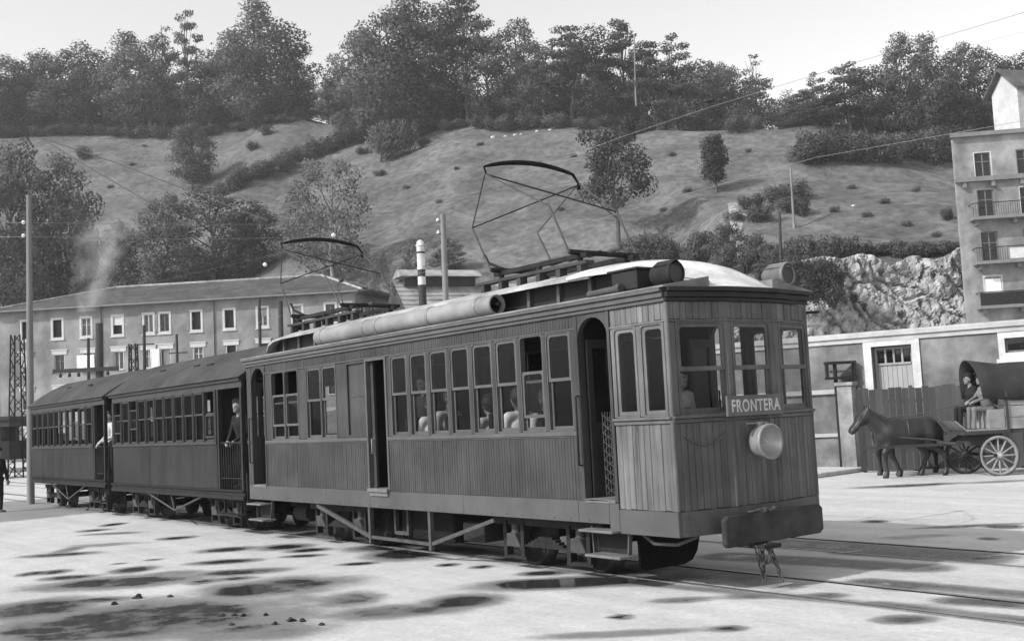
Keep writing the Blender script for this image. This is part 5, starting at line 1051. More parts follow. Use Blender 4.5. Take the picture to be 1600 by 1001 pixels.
def skin_object(name, prims, mats, res, k, parent=None, loc=None):
    V, Q, M = sdf_skin(prims, res, k); me = bpy.data.meshes.new(name); me.from_pydata(V.tolist(), [], Q.tolist()); [me.materials.append(MATS[m]) for m in mats]
    me.polygons.foreach_set('material_index', M.astype(np.int32)); me.polygons.foreach_set('use_smooth', [True] * len(Q)); me.update()
    o = bpy.data.objects.new(name, me); col.objects.link(o); o.parent = parent
    if loc is not None: o.location = loc
    return o
def person(loc, face, label, shirt='cloth_white', trousers='cloth_dark', pose='stand', hat=None, group=None, arms=None, scale=1.0, lean=0.0, head_turn=0.0, legs=True, hairm='hair'):
    """local frame: +X is where the person faces, +Y their left, Z up, origin at the feet (or under the seat)"""
    V3 = lambda *a: np.array(a, float); P = []; sk, sh, tr, hr, sho, hm = 0, 1, 2, 3, 4, 5
    if pose == 'sit': hip = V3(0, 0, .52)
    else: hip = V3(0, 0, .92)
    ch = hip + V3(.05 + lean * .42, 0, .42); nk = hip + V3(.03 + lean * .55, 0, .56); hd = nk + V3(.035 + lean * .08, 0, .155)
    P += [(hip + V3(0, .07, 0), hip + V3(0, -.07, 0), .125, .125, tr), (hip + V3(0, 0, .06), hip + V3(lean * .2, 0, .2), .125, .13, sh), (hip + V3(lean * .2, .02, .2), ch + V3(-.02, .04, -.05), .13, .135, sh), (hip + V3(lean * .2, -.02, .2), ch + V3(-.02, -.04, -.05), .13, .135, sh), (ch + V3(-.03, .155, .07), ch + V3(-.03, -.155, .07), .075, .075, sh), (nk + V3(-.01, 0, -.06), nk + V3(.01, 0, .06), .058, .052, sk)]
    c, s = math.cos(head_turn), math.sin(head_turn); hx = lambda x, y, z: hd + V3(x * c - y * s, x * s + y * c, z)
    P += [(hx(-.012, 0, .035), hx(.0, 0, .04), .092, .092, sk), (hx(.03, 0, -.05), hx(.02, 0, .0), .058, .07, sk), (hx(.085, 0, .0), hx(.098, 0, -.015), .014, .018, sk), (hx(.06, 0, -.085), hx(.07, 0, -.08), .028, .024, sk),
          (hx(-.022, 0, .075), hx(-.03, 0, .045), .1, .1, hr), (hx(-.06, 0, .01), hx(-.05, 0, -.04), .07, .058, hr), (hx(-.02, .07, .03), hx(-.02, -.07, .03), .04, .04, hr), (hx(.085, .032, .022), hx(.086, .03, .022), .010, .010, hr), (hx(.085, -.032, .022), hx(.086, -.03, .022), .010, .010, hr), (hx(.08, .018, -.055), hx(.08, -.018, -.055), .007, .007, hr), (hx(-.005, .09, .01), hx(-.01, .093, -.02), .018, .014, sk), (hx(-.005, -.09, .01), hx(-.01, -.093, -.02), .018, .014, sk)]
    if hat == 'beret': P += [(hx(-.05, .03, .115), hx(.03, -.02, .112), .085, .07, hm), (hx(-.02, .09, .105), hx(-.02, -.09, .105), .045, .045, hm)]
    if hat == 'cap': P += [(hx(-.02, 0, .09), hx(-.01, 0, .095), .098, .095, hm), (hx(.08, .03, .085), hx(.125, 0, .075), .02, .014, hm), (hx(.08, -.03, .085), hx(.125, 0, .075), .02, .014, hm)]
    for sd in (1, -1):
        shd = ch + V3(-.03, sd * .185, .06); a = (arms or {}).get(sd, None)
        el, wr = (V3(*a[0]), V3(*a[1])) if a else (shd + V3(.02, sd * .05, -.28), shd + V3(.12, sd * .04, -.52))
        P += [(shd, el, .058, .045, sh), (el, wr, .045, .034, sh if shirt != 'cloth_white' else sh), (el + (wr - el) * .88, wr, .034, .028, sk)]
        d = (wr - el) / np.linalg.norm(wr - el); side = np.cross(d, V3(0, 0, 1)); side = side / (np.linalg.norm(side) + 1e-6); pal = wr + d * .05; dn = np.cross(side, d); dn = dn if dn[2] < 0 else -dn
        P += [(wr, pal, .027, .033, sk)]
        for f_, (off, ln_) in enumerate(((-.028, .062), (-.009, .072), (.010, .068), (.028, .05))):
            b0 = pal + side * off + d * .02; b1 = b0 + d * ln_ * .55 + dn * .01; b2 = b1 + d * ln_ * .3 + dn * ln_ * .45; P += [(b0, b1, .010, .0095, sk), (b1, b2, .0095, .008, sk)]
        t0 = wr + d * .02 - side * .026; t1 = t0 - side * .028 + d * .028; P += [(t0, t1, .012, .011, sk), (t1, t1 + d * .03 + dn * .008, .011, .009, sk)]
        if legs:
            if pose == 'sit': hp_, kn, an = hip + V3(0, sd * .09, 0), hip + V3(.42, sd * .12, .02), hip + V3(.46, sd * .12, -.42)
            else: hp_, kn, an = hip + V3(0, sd * .095, -.02), V3(.03, sd * .105, .49), V3(0, sd * .11, .085)
            P += [(hp_, kn, .088, .06, tr), (kn, an, .06, .042, tr), (an + V3(-.03, 0, -.05), an + V3(.15, sd * .02, -.06), .04, .032, sho)]
    P = [(a * scale, b * scale, ra * scale, rb * scale, m) for a, b, ra, rb, m in P]
    o = skin_object('person', P, ['skin', shirt, trousers, hairm, 'leather', 'cloth_dark'], .0125, .022)
    o.location = loc; o.rotation_euler = (0, 0, face); return tag(o, label, 'person', group)
# passengers behind the side windows of the railcar, sitting on the near benches
g_ = 'passengers sitting in the railcar'
person((-16.45, 8.92, .93), R(0), 'passenger with pale collar behind the second window pair of the railcar', 'cloth_mid', 'cloth_dark', 'sit', None, g_, scale=1.02, head_turn=-1.0)
person((-14.12, 8.98, .93), R(170), 'passenger in white shirt behind the first window of the row of eight', 'cloth_white', 'cloth_mid', 'sit', 'beret', g_)
person((-13.68, 8.84, .93), R(8), 'passenger in pale shirt leaning at the second window of the row of eight', 'cloth_light', 'cloth_mid', 'sit', None, g_, lean=.25, scale=1.06)
person((-12.5, 8.88, .93), R(180), 'passenger in pale clothes low behind the fourth window of the row', 'cloth_light', 'cloth_dark', 'sit', 'cap', g_, scale=.95)
person((-11.93, 8.90, .93), R(175), 'passenger in bright white shirt behind the fifth window of the row', 'cloth_white', 'cloth_dark', 'sit', None, g_, lean=-.1)
person((-11.42, 8.94, .93), R(0), 'passenger in patterned light clothes behind the sixth window of the row', 'cloth_light', 'cloth_mid', 'sit', None, g_, scale=.97)
person((-14.74, 9.25, .93), R(-80), 'dark-clothed passenger standing in the open baggage doorway', 'cloth_dark', 'cloth_dark', 'stand', None, None, scale=.96)
# trainmen on the carriage platforms
person((-20.75, 8.82, .84), R(-75), 'man in dark suit and beret leaning on the carriage platform gate', 'cloth_dark', 'cloth_dark', 'stand', 'beret', None, arms={1: ((.12, .26, 1.12), (.3, .1, .95)), -1: ((.1, -.28, 1.1), (.3, -.12, .95))}, scale=.95, lean=.1)
person((-28.75, 8.74, .88), R(-85), 'man in light shirt standing on the platform between the two carriages', 'cloth_light', 'cloth_dark', 'stand', None, None, arms={1: ((.1, .3, 1.1), (.3, .18, 1.0)), -1: ((.06, -.28, 1.1), (.22, -.3, .95))}, scale=.96)
person(gp(-4, 800), R(20), 'man in dark clothes half cut by the left photo edge beside the last carriage', 'cloth_dark', 'cloth_dark', 'stand', 'beret')
person((-9.05, 9.0, .93), R(0), 'driver in pale jacket behind the near front window of the cab', 'cloth_light', 'cloth_dark', 'stand', 'cap', None, scale=.82)

# ------------------------------------------------------------------ horses
def horse(loc, rz, label, phase=0, hide='horsehide', harness=True):
    v = lambda *a: np.array(a, float); P = []; B, Mn, Hf = 0, 1, 2
    # +X forward; withers 1.42 m
    P += [(v(.42, 0, 1.12), v(-.45, 0, 1.14), .27, .285, B), (v(.45, 0, 1.05), v(0, 0, 1.02), .28, .285, B), (v(-.05, 0, 1.03), v(-.4, 0, 1.10), .285, .25, B), (v(-.5, .09, 1.16), v(-.62, .08, 1.08), .23, .2, B), (v(-.5, -.09, 1.16), v(-.62, -.08, 1.08), .23, .2, B), (v(.4, 0, 1.3), v(.25, 0, 1.28), .12, .14, B), (v(-.45, 0, 1.33), v(-.6, 0, 1.28), .12, .12, B), (v(.55, 0, 1.05), v(.62, 0, .98), .22, .18, B),
          (v(.55, 0, 1.15), v(.92, 0, 1.52), .22, .125, B), (v(.5, 0, 1.28), v(.9, 0, 1.58), .13, .09, B), (v(.95, 0, 1.58), v(1.1, 0, 1.45), .115, .105, B), (v(1.1, 0, 1.45), v(1.32, 0, 1.2), .095, .06, B), (v(1.32, 0, 1.2), v(1.36, 0, 1.15), .064, .058, B), (v(1.02, 0, 1.42), v(1.12, 0, 1.36), .09, .07, B),
          (v(.94, .055, 1.66), v(.95, .085, 1.82), .035, .012, B), (v(.94, -.055, 1.66), v(.95, -.085, 1.82), .035, .012, B), (v(1.0, 0, 1.68), v(1.1, 0, 1.56), .03, .02, Mn), (v(1.14, .085, 1.5), v(1.15, .085, 1.49), .018, .018, Mn), (v(1.14, -.085, 1.5), v(1.15, -.085, 1.49), .018, .018, Mn)]
    for i in range(6):
        t = i / 5; P.append((v(.42 + .5 * t, 0, 1.42 + .24 * t), v(.42 + .48 * t, .07, 1.32 + .22 * t), .03, .03, Mn))
    P += [(v(-.74, 0, 1.22), v(-.84, 0, 1.05), .05, .06, Mn), (v(-.84, 0, 1.05), v(-.86, 0, .62), .065, .03, Mn)]
    sw = [(.26, -.2), (-.22, .18)] if phase == 0 else [(-.16, .22), (.24, -.18)]
    for sd, i in ((1, 0), (-1, 1)):
        y = sd * .15; f, h = sw[i]
        kn = v(.5 + f * .55, y, .56); ft = v(.46 + f * 1.1 - (.12 if f > 0 else .05), y, .12); P += [(v(.45, y, .98), kn + v(0, 0, .05), .125, .066, B), (kn + v(0, 0, .05), kn - v(0, 0, .06), .062, .05, B), (kn, ft, .045, .037, B), (ft, ft + v(.03, 0, -.06), .045, .05, B), (ft + v(.03, 0, -.07), ft + v(.045, 0, -.105), .055, .062, Hf)]
        st = v(-.42 + h * .3, y, .78); hk = v(-.68 + h * .8, y, .52); ft = v(-.60 + h * 1.25, y, .12); P += [(v(-.5, y, 1.02), st, .19, .12, B), (st, hk, .105, .058, B), (hk, hk + v(.01, 0, -.06), .055, .048, B), (hk, ft, .046, .038, B), (ft, ft + v(.03, 0, -.06), .045, .05, B), (ft + v(.03, 0, -.07), ft + v(.045, 0, -.105), .055, .062, Hf)]
    P = [(a, b, ra * (1.13 if mi == B and ra > .1 else 1.08), rb * (1.13 if mi == B and rb > .1 else 1.08), mi) for a, b, ra, rb, mi in P]
    root = thing('horse', loc, label, 'horse', 'team drawing the covered cart', mesh_world=False); root.rotation_euler = (0, 0, rz)
    skin_object('body', P, [hide, 'mane', 'hoof'], .022, .05, root)
    if harness:
        b = MB()
        b.tube([(.56 + .16 * math.cos(t), .20 * math.sin(t), 1.22 - .1 + .34 * math.cos(t)) for t in [6.283 * i / 16 for i in range(17)]], .05, 6); b.build('collar', 'leather', root)
        for sd in (1, -1): b = MB(); b.tube([(.6, sd * .26, 1.02), (.1, sd * .33, .95), (-.5, sd * .34, .88), (-1.1, sd * .36, .72)], .022, 5); b.build('trace', 'leather', root)
        b = MB(); b.tube([(.05 + .02 * math.sin(t), .325 * math.sin(t), 1.1 + .325 * math.cos(t)) for t in [6.283 * i / 16 for i in range(17)]], .02, 5); b.tube([(.05, .0, 1.43), (-.3, 0, 1.45), (-.7, 0, 1.32)], .02, 5); b.tube([(-.35, .3, 1.15), (-.78, .22, 1.0), (-.80, 0, 1.0), (-.78, -.22, 1.0), (-.35, -.3, 1.15)], .02, 5); b.build('girth_strap', 'leather', root)
        b = MB()
        for sd in (1, -1): b.tube([(.97, sd * .11, 1.68), (1.1, sd * .12, 1.5), (1.28, sd * .08, 1.25)], .012, 4)
        b.tube([(1.24, .1, 1.28), (1.27, .0, 1.36), (1.24, -.1, 1.28), (1.2, 0, 1.18), (1.24, .1, 1.28)], .014, 4); b.build('bridle', 'leather', root)
    return root
HA = math.atan2(-RT.y, -RT.x)                     # facing left across the picture
fwd_ = Vector((math.cos(HA), math.sin(HA), 0)); lat_ = FW
HB = XY(27.9, 8.82 + .75)
horse((HB.x, HB.y, 0), HA + .05, 'dark harnessed horse nearer the viewer, pulling the covered cart', 0)
h2 = HB + FW * .85 + fwd_ * (-.22); horse((h2.x, h2.y, 0), HA + .03, 'dark harnessed horse on the far side of the team', 1, 'mane')

# ------------------------------------------------------------------ covered cart
cp = XY(27.3, 11.25); CR = thing('covered_cart', (cp.x, cp.y, 0), 'two-seat horse cart with dark arched canvas cover and pale spoked wheels', 'cart', mesh_world=False); CR.rotation_euler = (0, 0, HA + .03)
# local: +X towards the horses, +Y towards the viewer
def cartpart(b, nm, m, par=None, bev=0): return b.build(nm, m, par or CR, bev, org=(0, 0, 0))
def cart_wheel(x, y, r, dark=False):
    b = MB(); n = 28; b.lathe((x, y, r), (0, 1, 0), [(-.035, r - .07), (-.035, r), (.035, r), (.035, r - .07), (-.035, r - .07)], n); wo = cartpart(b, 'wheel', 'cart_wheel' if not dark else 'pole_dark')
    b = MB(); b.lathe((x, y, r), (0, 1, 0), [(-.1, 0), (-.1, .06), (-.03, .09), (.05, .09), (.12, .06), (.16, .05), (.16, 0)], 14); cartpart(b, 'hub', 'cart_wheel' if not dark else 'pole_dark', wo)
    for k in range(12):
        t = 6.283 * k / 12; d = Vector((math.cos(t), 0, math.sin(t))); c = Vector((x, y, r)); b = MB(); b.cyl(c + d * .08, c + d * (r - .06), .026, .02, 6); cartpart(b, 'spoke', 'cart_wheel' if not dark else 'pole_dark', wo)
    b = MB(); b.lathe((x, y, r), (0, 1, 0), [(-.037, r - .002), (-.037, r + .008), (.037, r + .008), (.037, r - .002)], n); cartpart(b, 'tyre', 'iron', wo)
cart_wheel(0, .62, .47); cart_wheel(.28, -.62, .47, True); cart_wheel(-2.0, .66, .56); cart_wheel(-2.0, -.66, .56, True)  # far wheels take near-black wood: shade behind the cart put into their colour
for x in (.1, -2.0): cartpart(MB().cyl((x, -.7, .48), (x, .7, .48), .04, n=8), 'axle', 'iron')
cartpart(MB().box(-2.7, .75, -.55, .55, .98, 1.06), 'bed', 'pole_dark')
for y in (.54, -.54):
    for z in (1.08, 1.36, 1.64):
        cartpart(MB().box(-2.7, -.28, y - .02, y + .02, z, z + .26), 'side_board', 'cart_wood')
    for x in (-.3, -1.1, -1.9, -2.66): cartpart(MB().box(x - .03, x + .03, y - (.06 if y < 0 else -.022), y + (.06 if y > 0 else -.022), 1.0, 1.98), 'stake', 'pole_dark')
cartpart(MB().box(-.3, .62, -.5, .5, 1.065, 1.1), 'footboard_floor', 'cart_wood'); b = MB(); b.hexa([(.62, -.5, 1.06), (.66, -.5, 1.06), (.66, .5, 1.06), (.62, .5, 1.06), (.9, -.5, 1.32), (.94, -.5, 1.32), (.94, .5, 1.32), (.9, .5, 1.32)]); cartpart(b, 'dashboard', 'cart_wood'); cartpart(MB().box(-.28, .12, -.5, .5, 1.1, 1.55), 'seat_box', 'cart_wood', None, .01)
b = MB(); n = 12; xs_ = [-2.75, -2.0, -1.2, -.5, -.05, .25]; rows = []
for x in xs_:
    for i in range(n + 1):
        t = math.pi * i / n; fl = max(0, (x + .5)) * .55; rows.append((x + fl * .3 * math.sin(t), .58 * math.cos(t), 1.74 + fl * .2 + (.86 + .14 * fl) * math.sin(t) ** .8))
fs = [(i * (n + 1) + j, (i + 1) * (n + 1) + j, (i + 1) * (n + 1) + j + 1, i * (n + 1) + j + 1) for i in range(len(xs_) - 1) for j in range(n)]
b.add(rows, fs, True); o_ = cartpart(b, 'canvas_cover', 'tilt_cloth'); md = o_.modifiers.new('th', 'SOLIDIFY'); md.thickness = .025
for x in (.06, -1.3, -2.6):
    b = MB(); b.tube([(x, .55 * math.cos(math.pi * i / 10), 1.72 + .74 * math.sin(math.pi * i / 10) ** .8) for i in range(11)], .02, 5); cartpart(b, 'hoop', 'pole_dark')
cartpart(MB().box(.75, 3.1, -.03, .03, .74, .80), 'pole', 'pole_dark'); b = MB(); b.bar((.75, 0, .77), (-.2, 0, .95), .08, .08); b.box(1.0, 1.06, -.75, .75, .78, .84); cartpart(b, 'swingletree', 'pole_dark')
cartpart(MB().box(-.25, .55, -.35, .35, .72, .98), 'turntable', 'pole_dark')
def cart_pt(x, y, z): c, s = math.cos(HA + .03), math.sin(HA + .03); return Vector((cp.x + x * c - y * s, cp.y + x * s + y * c, z))
person(cart_pt(.0, .26, 1.05), HA + .1, 'cart driver in greyish jacket and cap holding the reins', 'cloth_mid', 'cloth_mid', 'sit', 'cap', None, lean=.12, arms={1: ((.16, .28, .82), (.42, .16, .72)), -1: ((.16, -.28, .82), (.42, -.14, .72))}, scale=.98)
person(cart_pt(.08, -.26, 1.05), HA + .05, 'second man in dark clothes beside the cart driver', 'cloth_dark', 'cloth_dark', 'sit', 'cap', None, lean=.1, scale=1.0)
hd_ = HB + fwd_ * 1.2; b = MB(); b.tube([cart_pt(.42, .14, 1.75), cart_pt(1.4, .1, 1.55), HB + fwd_ * .3 + Vector((0, 0, 1.5)) - FW * .1, HB + fwd_ * 1.2 + Vector((0, 0, 1.3)) - FW * .08], .012, 4); tag(b.build('reins', 'leather'), 'thin leather reins from the cart driver to the horse', 'reins')

# ================================================================== POLES, WIRES, SMALL THINGS
pl_ = gp(48, 787); T0 = at(45, 305, DL(pl_)[0])
tp = thing('telegraph_pole', pl_, 'tall wooden telegraph pole at the left in front of the last carriage', 'pole'); MB().tube([pl_ - Vector((0, 0, .3)), (pl_ + T0) / 2 + Vector((.03, 0, 0)), T0], [.12, .105, .075], 10).build('shaft', 'pole_wood', tp)
for v in (350, 371):
    q = at(45, v, DL(pl_)[0]) ; b = MB(); b.lathe(q - RT * .16, (0, 0, 1), [(0, .02), (.01, .06), (.05, .05), (.06, .07), (.11, .05), (.13, 0)], 10); b.build('insulator', 'porcelain', tp)
    MB().tube([q, q - RT * .16, q - RT * .16 + Vector((0, 0, .05))], .015, 5).build('insulator_pin', 'iron', tp)
def post(name, u, v0, v1, D, r, m, label, extra=None):
    a = at(u, v1, D); g = Vector((a.x, a.y, H(*DL(a)) if D > 84 else 0)); t = at(u, v0, D); r_ = thing(name, g, label, 'pole'); MB().tube([g - Vector((0, 0, .3)), t], [r * 1.15, r], 8).build('shaft', m, r_); return r_, t, g
r_, t_, g_p = post('wooden_post', 692, 335, 430, 58, .15, 'pole_wood', 'grey wooden post with insulators behind the small shed')
for dz in (.35, 1.0): b = MB(); q = Vector((t_.x, t_.y, t_.z - dz)) - RT * .28; b.lathe(q, (0, 0, 1), [(0, .02), (.0, .1), (.1, .08), (.2, .0)], 8); b.build('insulator', 'porcelain', r_); MB().tube([q + RT * .28, q], .03, 5).build('insulator_pin', 'iron', r_)
sg_g = at(661, 480, 45); sg_t = at(661, 380, 45); sgp = thing('signal_post', (sg_g.x, sg_g.y, 0), 'white round post with black bands beside the shed', 'post')
zz = [(0, 'black_paint'), (at(661, 478, 45).z, 'black_paint'), (at(661, 445, 45).z, 'white_paint'), (at(661, 432, 45).z, 'black_paint'), (at(661, 421, 45).z, 'white_paint'), (at(661, 396, 45).z, 'black_paint'), (at(661, 393, 45).z, 'white_paint')]
for (z0, m), z1 in zip(zz, [q[0] for q in zz[1:]] + [sg_t.z - .12]): MB().cyl((sg_g.x, sg_g.y, z0), (sg_g.x, sg_g.y, z1 - .003), .16, n=14).build('band', m, sgp)
b = MB(); b.lathe((sg_g.x, sg_g.y, sg_t.z - .12), (0, 0, 1), [(0, .19), (.05, .2), (.08, .14), (.16, .15), (.24, .09), (.27, 0)], 14); b.build('finial', 'white_paint', sgp)
for u, v0, v1, D, r, lab in ((155, 505, 640, 62, .2, 'thick dark wooden mast before the long block, carrying a cross-arm'), (138, 528, 640, 66, .09, 'thin dark pole just left of the thick mast'), (225, 508, 600, 70, .1, 'thin dark pole above the front of the last carriage roof'), (276, 522, 560, 72, .09, 'short dark pole over the middle of the near carriage roof'), (405, 465, 560, 70, .1, 'dark pole above the near carriage front, left of a stouter one'), (438, 470, 560, 70, .16, 'stout dark pole rising behind the rear end of the railcar')):
    r_, t_, g_p = post('wooden_mast', u, v0, v1, D, r, 'pole_dark', lab)
    if u == 155:
        z = at(155, 577, 62).z; c = Vector((g_p.x, g_p.y, z)); MB().bar(c - RT * 2.4 - FW * .25, c + RT * 1.2 - FW * .25, .14, .22).build('cross_arm', 'pole_dark', r_)
        for k in (-2.0, -1.5, -1.0, .6): b = MB(); b.lathe(c + RT * k - FW * .25, (0, 0, 1), [(-.35, 0), (-.35, .08), (-.2, .1), (-.12, .05)], 8); b.build('insulator', 'black_paint', r_)
        MB().tube([c - FW * .25 - RT * .9 + Vector((0, 0, -1.2)), c - FW * .25 - RT * .4 + Vector((0, 0, -1.0)), c + Vector((0, 0, -1.9))], .04, 5).build('brace', 'iron', r_)
    if u in (225, 276): z = t_.z - 1.2; MB().bar(Vector((g_p.x, g_p.y, z)) - RT * .5, Vector((g_p.x, g_p.y, z)) + RT * .7, .06, .08).build('cross_arm', 'pole_dark', r_)
# lattice masts
def lattice(u, v0, D, wd, label):
    a = at(u, v0, D); r_ = thing('lattice_mast', (a.x, a.y, 0), label, 'mast'); hgt = a.z; cs = [(-1, -1), (1, -1), (1, 1), (-1, 1)]; n = 12
    for sx, sy in cs: MB().bar(Vector((a.x, a.y, 0)) + RT * sx * wd + FW * sy * wd, Vector((a.x, a.y, hgt)) + RT * sx * wd * .6 + FW * sy * wd * .6, .07, .07).build('leg', 'iron', r_)
    for i in range(n):
        z0, z1 = hgt * i / n, hgt * (i + 1) / n; k0, k1 = 1 - .4 * i / n, 1 - .4 * (i + 1) / n
        for (ax_, ay_), (bx_, by_) in zip(cs, cs[1:] + cs[:1]):
            s0, s1 = ((ax_, ay_), (bx_, by_)) if i % 2 else ((bx_, by_), (ax_, ay_))
            MB().bar(Vector((a.x, a.y, z0)) + RT * s0[0] * wd * k0 + FW * s0[1] * wd * k0, Vector((a.x, a.y, z1)) + RT * s1[0] * wd * k1 + FW * s1[1] * wd * k1, .04, .04).build('lattice_bar', 'iron', r_)
lattice(27, 523, 62, .42, 'dark steel lattice mast behind the telegraph pole'); lattice(208, 537, 66, .3, 'slim steel lattice mast before the long block')
# goods wagon at the far left edge
wg = gp(-60, 722); wp_ = at(4, 722, 60); wr_ = thing('goods_wagon', (wp_.x, wp_.y, 0), 'dark wagon standing at the far left edge behind the telegraph pole', 'wagon')
Fw = Fr((wp_ - RT * 7)[:2], (wp_ + RT * .35)[:2]); b = MB(); Fw.box(b, 0, Fw.len, 1.0, 2.0, -2.3, 0); b.build('lower_body', 'dark_paint', wr_)
b = MB(); [Fw.box(b, i * 1.5, i * 1.5 + .9, 2.0, 2.75, -2.3, 0) for i in range(5)]; Fw.box(b, 0, Fw.len, 2.75, 3.1, -2.3, 0); b.build('upper_body', 'trailer_trim', wr_); b = MB(); Fw.box(b, -.1, Fw.len + .1, 3.1, 3.3, -2.4, .1); b.build('roof', 'trailer_roof', wr_); b = MB(); Fw.box(b, .1, Fw.len - .1, 2.0, 2.75, -1.2, -1.1); b.build('inside', 'window_dark', wr_)
for k in (1.0, 2.2, 5.2, 6.5): b = MB(); c = Fw.p(k, .42, -.3); b.lathe(c, tuple(-Fw.n), [(0, 0), (0, .42), (.1, .42), (.1, 0)], 18); b.build('wheel', 'iron', wr_)
b = MB(); p0 = gp(-40, 742); p1 = gp(42, 736); Fp = Fr(p0[:2], p1[:2]); Fp.box(b, -6, Fp.len, 0, .28, -3.5, 0); tag(b.build('loading_platform', 'earth', None, .02), kind='structure')
# wires: one object each
def wire(pts, r, m, label, sag=0.0):
    P = [at(u, v, D) for u, v, D in pts]; Q = []
    for a, c in zip(P, P[1:]):
        for i in range(8): t = i / 8; Q.append(a.lerp(c, t) - Vector((0, 0, sag * 4 * t * (1 - t))))
    Q.append(P[-1]); tag(MB().tube(Q, r, 4).build('overhead_wire', m), label, 'wire', 'overhead wires')
wire([(560, 378, 30), (770, 290, 26), (960, 218, 23), (1108, 168, 21), (1330, 100, 18), (1700, -10, 14)], .0038, 'wire', 'overhead wire rising to the upper right across the wood, with a dark hanger')
wire([(400, 505, 45), (705, 412, 33), (950, 338, 27), (1275, 246, 22), (1560, 196, 19), (1750, 160, 17)], .0038, 'wire', 'overhead wire above the railcar cab running to the right edge')
wire([(-20, 347, 36), (45, 348, 35.2), (300, 351, 44), (520, 350, 52), (690, 345, 58)], .006, 'wire', 'upper of two thin telegraph wires leaving the telegraph pole')
wire([(-20, 370, 36), (45, 370, 35.2), (300, 374, 44), (520, 370, 52), (690, 362, 58)], .006, 'wire', 'lower of two thin telegraph wires leaving the telegraph pole')
wire([(62, 215, 90), (150, 268, 84), (250, 326, 76), (330, 372, 70)], .035, 'wire_dark', 'dark cable slanting down over the left meadow, left one')
wire([(62, 215, 90), (180, 254, 84), (290, 296, 76), (420, 345, 66)], .035, 'wire_dark', 'dark cable slanting down over the left meadow, right one')
wire([(0, 500, 60), (180, 455, 62), (420, 400, 64), (700, 330, 66)], .0038, 'wire', 'thin wire crossing above the long block roof')
wire([(1380, 130, 40), (1500, 75, 36), (1600, 50, 33), (1700, 25, 30)], .0038, 'wire', 'thin pale wire in the sky at the upper right')
for u, v, D, lab in ((1107, 158, 21, 'black wire hanger before the wood right of centre'), (1272, 238, 22, 'black wire hanger before the right thicket')):
    c = at(u, v, D); b = MB(); b.lathe(c - RT * .09, tuple(RT), [(0, 0), (0, .035), (.06, .045), (.12, .03), (.18, .03), (.18, 0)], 10); b.tube([c - RT * .12 + Vector((0, 0, .08)), c, c + Vector((0, 0, -.12)) + RT * .05], .014, 5); b.tube([c + RT * .1 + Vector((0, 0, .03)), c + RT * .13 + Vector((0, 0, -.1))], .02, 5); tag(b.build('wire_hanger', 'black_paint'), lab, 'insulator', 'hangers on the overhead wires')
for u, v, D, lab in ((521, 367, 50, 'pale insulator above the rear pantograph bow'), (414, 413, 52, 'pale insulator left of the rear pantograph'), (533, 437, 40, 'small dark insulator on the wire behind the rear pantograph'), (681, 399, 42, 'dark insulator between the striped post and the wooden post')):
    c = at(u, v, D); b = MB(); b.lathe(c, (0, 0, 1), [(-.09, 0), (-.09, .06), (-.02, .1), (.02, .1), (.06, .06), (.1, 0)], 10); tag(b.build('insulator', 'porcelain' if 'pale' in lab else 'black_paint', None, 0, c), lab, 'insulator', 'insulators on the wires')
# clods on the wet ground
for i, (u, v, s, lab) in enumerate(((178, 944, .07, 'dark clod on the wet yard, leftmost'), (216, 934, .09, 'largest dark clod in the lower left yard'), (266, 932, .055, 'small clod right of the largest one'), (347, 962, .05, 'first of four small clods in a row at lower centre left'), (366, 961, .05, 'second of four small clods in a row'), (380, 962, .055, 'third of four small clods in a row'), (415, 961, .05, 'last of four small clods in a row'), (430, 975, .06, 'clod at the left end of the dark scatter'), (455, 970, .07, 'clod in the middle of the dark scatter'), (472, 970, .06, 'clod at the right end of the dark scatter'), (503, 976, .045, 'clod apart to the right of the dark scatter'), (362, 976, .045, 'lone clod below the row of four'))):
    p = gp(u, v); b = MB(); vs = []; n = 7; s *= .55
    for j in range(4):
        for k in range(n): t = 6.283 * k / n; rr = s * (1, 1.1, .8, .3)[j] * rg.uniform(.45, 1.5); vs.append(p + Vector((rr * math.cos(t), rr * math.sin(t), s * (-.1, .35, .75, 1.0)[j] * rg.uniform(.75, 1.2))))
    b.add(vs, [(j * n + k, j * n + (k + 1) % n, (j + 1) * n + (k + 1) % n, (j + 1) * n + k) for j in range(3) for k in range(n)] + [tuple(range(3 * n, 4 * n))], False); tag(b.build('earth_clod', 'rock_small', None, 0, p), lab, 'clod', 'clods on the yard')
# ------------------------------------------------------------------ smoke over the block roof
sm0 = at(140, 486, 97); m = bpy.data.materials.new('smoke'); m.use_nodes = True; t = m.node_tree; N = t.nodes; N.remove(N['Principled BSDF']); pv = N.new('ShaderNodeVolumePrincipled'); pv.inputs['Color'].default_value = (.97, .97, .97, 1)
tc = N.new('ShaderNodeTexCoord'); sx = N.new('ShaderNodeSeparateXYZ'); t.links.new(tc.outputs['Object'], sx.inputs[0])
def mth(op, a_, b_=0.0):
    q = N.new('ShaderNodeMath'); q.operation = op
    for i, x in enumerate((a_, b_)):
        if isinstance(x, (int, float)): q.inputs[i].default_value = x
        else: t.links.new(x, q.inputs[i])
    return q.outputs[0]
def nzz(sc, det):
    n_ = N.new('ShaderNodeTexNoise'); n_.inputs['Scale'].default_value = sc; n_.inputs['Detail'].default_value = det; n_.inputs['Distortion'].default_value = .6; t.links.new(tc.outputs['Object'], n_.inputs['Vector']); return n_.outputs['Fac']
wob = mth('MULTIPLY', mth('SUBTRACT', nzz(.22, 2), .5), 7.0)          # the plume wanders as it climbs and leans to the right
xo = mth('SUBTRACT', mth('SUBTRACT', sx.outputs[0], mth('MULTIPLY', sx.outputs[2], .32)), wob)
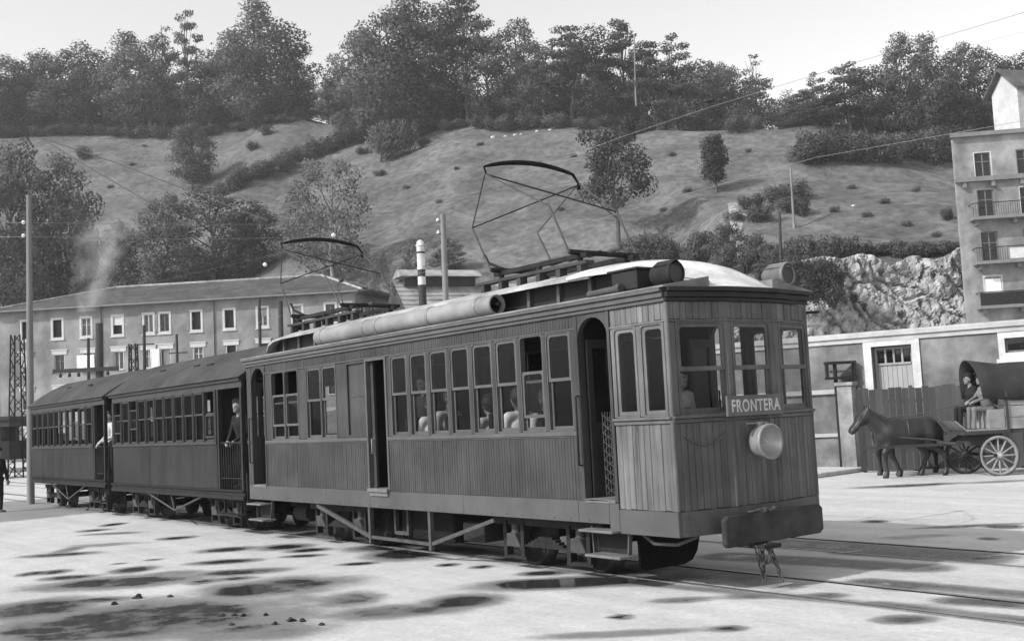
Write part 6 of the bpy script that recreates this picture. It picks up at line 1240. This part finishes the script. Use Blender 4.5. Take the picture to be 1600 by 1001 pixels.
wdt = mth('ADD', .95, mth('MULTIPLY', sx.outputs[2], .22)); rr_ = mth('DIVIDE', mth('SQRT', mth('ADD', mth('MULTIPLY', xo, xo), mth('MULTIPLY', sx.outputs[1], sx.outputs[1]))), wdt)
edge = mth('MAXIMUM', mth('SUBTRACT', 1.0, rr_), 0.0); puff = mth('MAXIMUM', mth('MULTIPLY', mth('SUBTRACT', nzz(.55, 6), .36), 3.2), 0.0)
fade = mth('MAXIMUM', mth('SUBTRACT', 1.0, mth('MULTIPLY', sx.outputs[2], .105)), 0.0)
t.links.new(mth('MULTIPLY', mth('MULTIPLY', edge, puff), mth('MULTIPLY', fade, 1.1)), pv.inputs['Density']); t.links.new(pv.outputs[0], N['Material Output'].inputs['Volume']); MATS['smoke'] = m
b = MB().box(-3.5, 7.5, -3.2, 3.2, 0, 9.4); o = b.build('smoke', m, None, 0, (0, 0, 0)); o.location = sm0; o.rotation_euler = (0, 0, math.atan2(RT.y, RT.x)); tag(o, 'pale smoke drifting up before the block roof and dark trees', 'smoke', kind='stuff')
# ------------------------------------------------------------------ the air: thin even haze round the whole place
hm_ = bpy.data.materials.new('haze'); hm_.use_nodes = True; N = hm_.node_tree.nodes; N.remove(N['Principled BSDF']); pv = N.new('ShaderNodeVolumePrincipled'); pv.inputs['Color'].default_value = (1, 1, 1, 1); pv.inputs['Density'].default_value = .00034; pv.inputs['Anisotropy'].default_value = .1
hm_.node_tree.links.new(pv.outputs[0], N['Material Output'].inputs['Volume'])
b = MB().box(-900, 300, -300, 900, -1.2, 125); o = b.build('haze', hm_); tag(o, 'thin pale haze in the valley air', 'haze', kind='stuff')
# ------------------------------------------------------------------ repeated bushes: say which one by its place in the row
TENS = {20: 'twenty', 30: 'thirty', 40: 'forty'}
def ordn(i):
    if i < 20: return ORD[i]
    k = i + 1
    if k % 10 == 0: return TENS[k][:-1] + 'ieth'
    return TENS[k // 10 * 10] + '-' + ORD[k % 10 - 1]
seen = {}
for r, u, nm in TREES: seen.setdefault(r['label'], []).append((u, r))
for lb, it in seen.items():
    if len(it) > 1:
        for i, (u, r) in enumerate(sorted(it, key=lambda q: q[0])): r['label'] = lb + ', ' + ordn(i) + ' from the left'
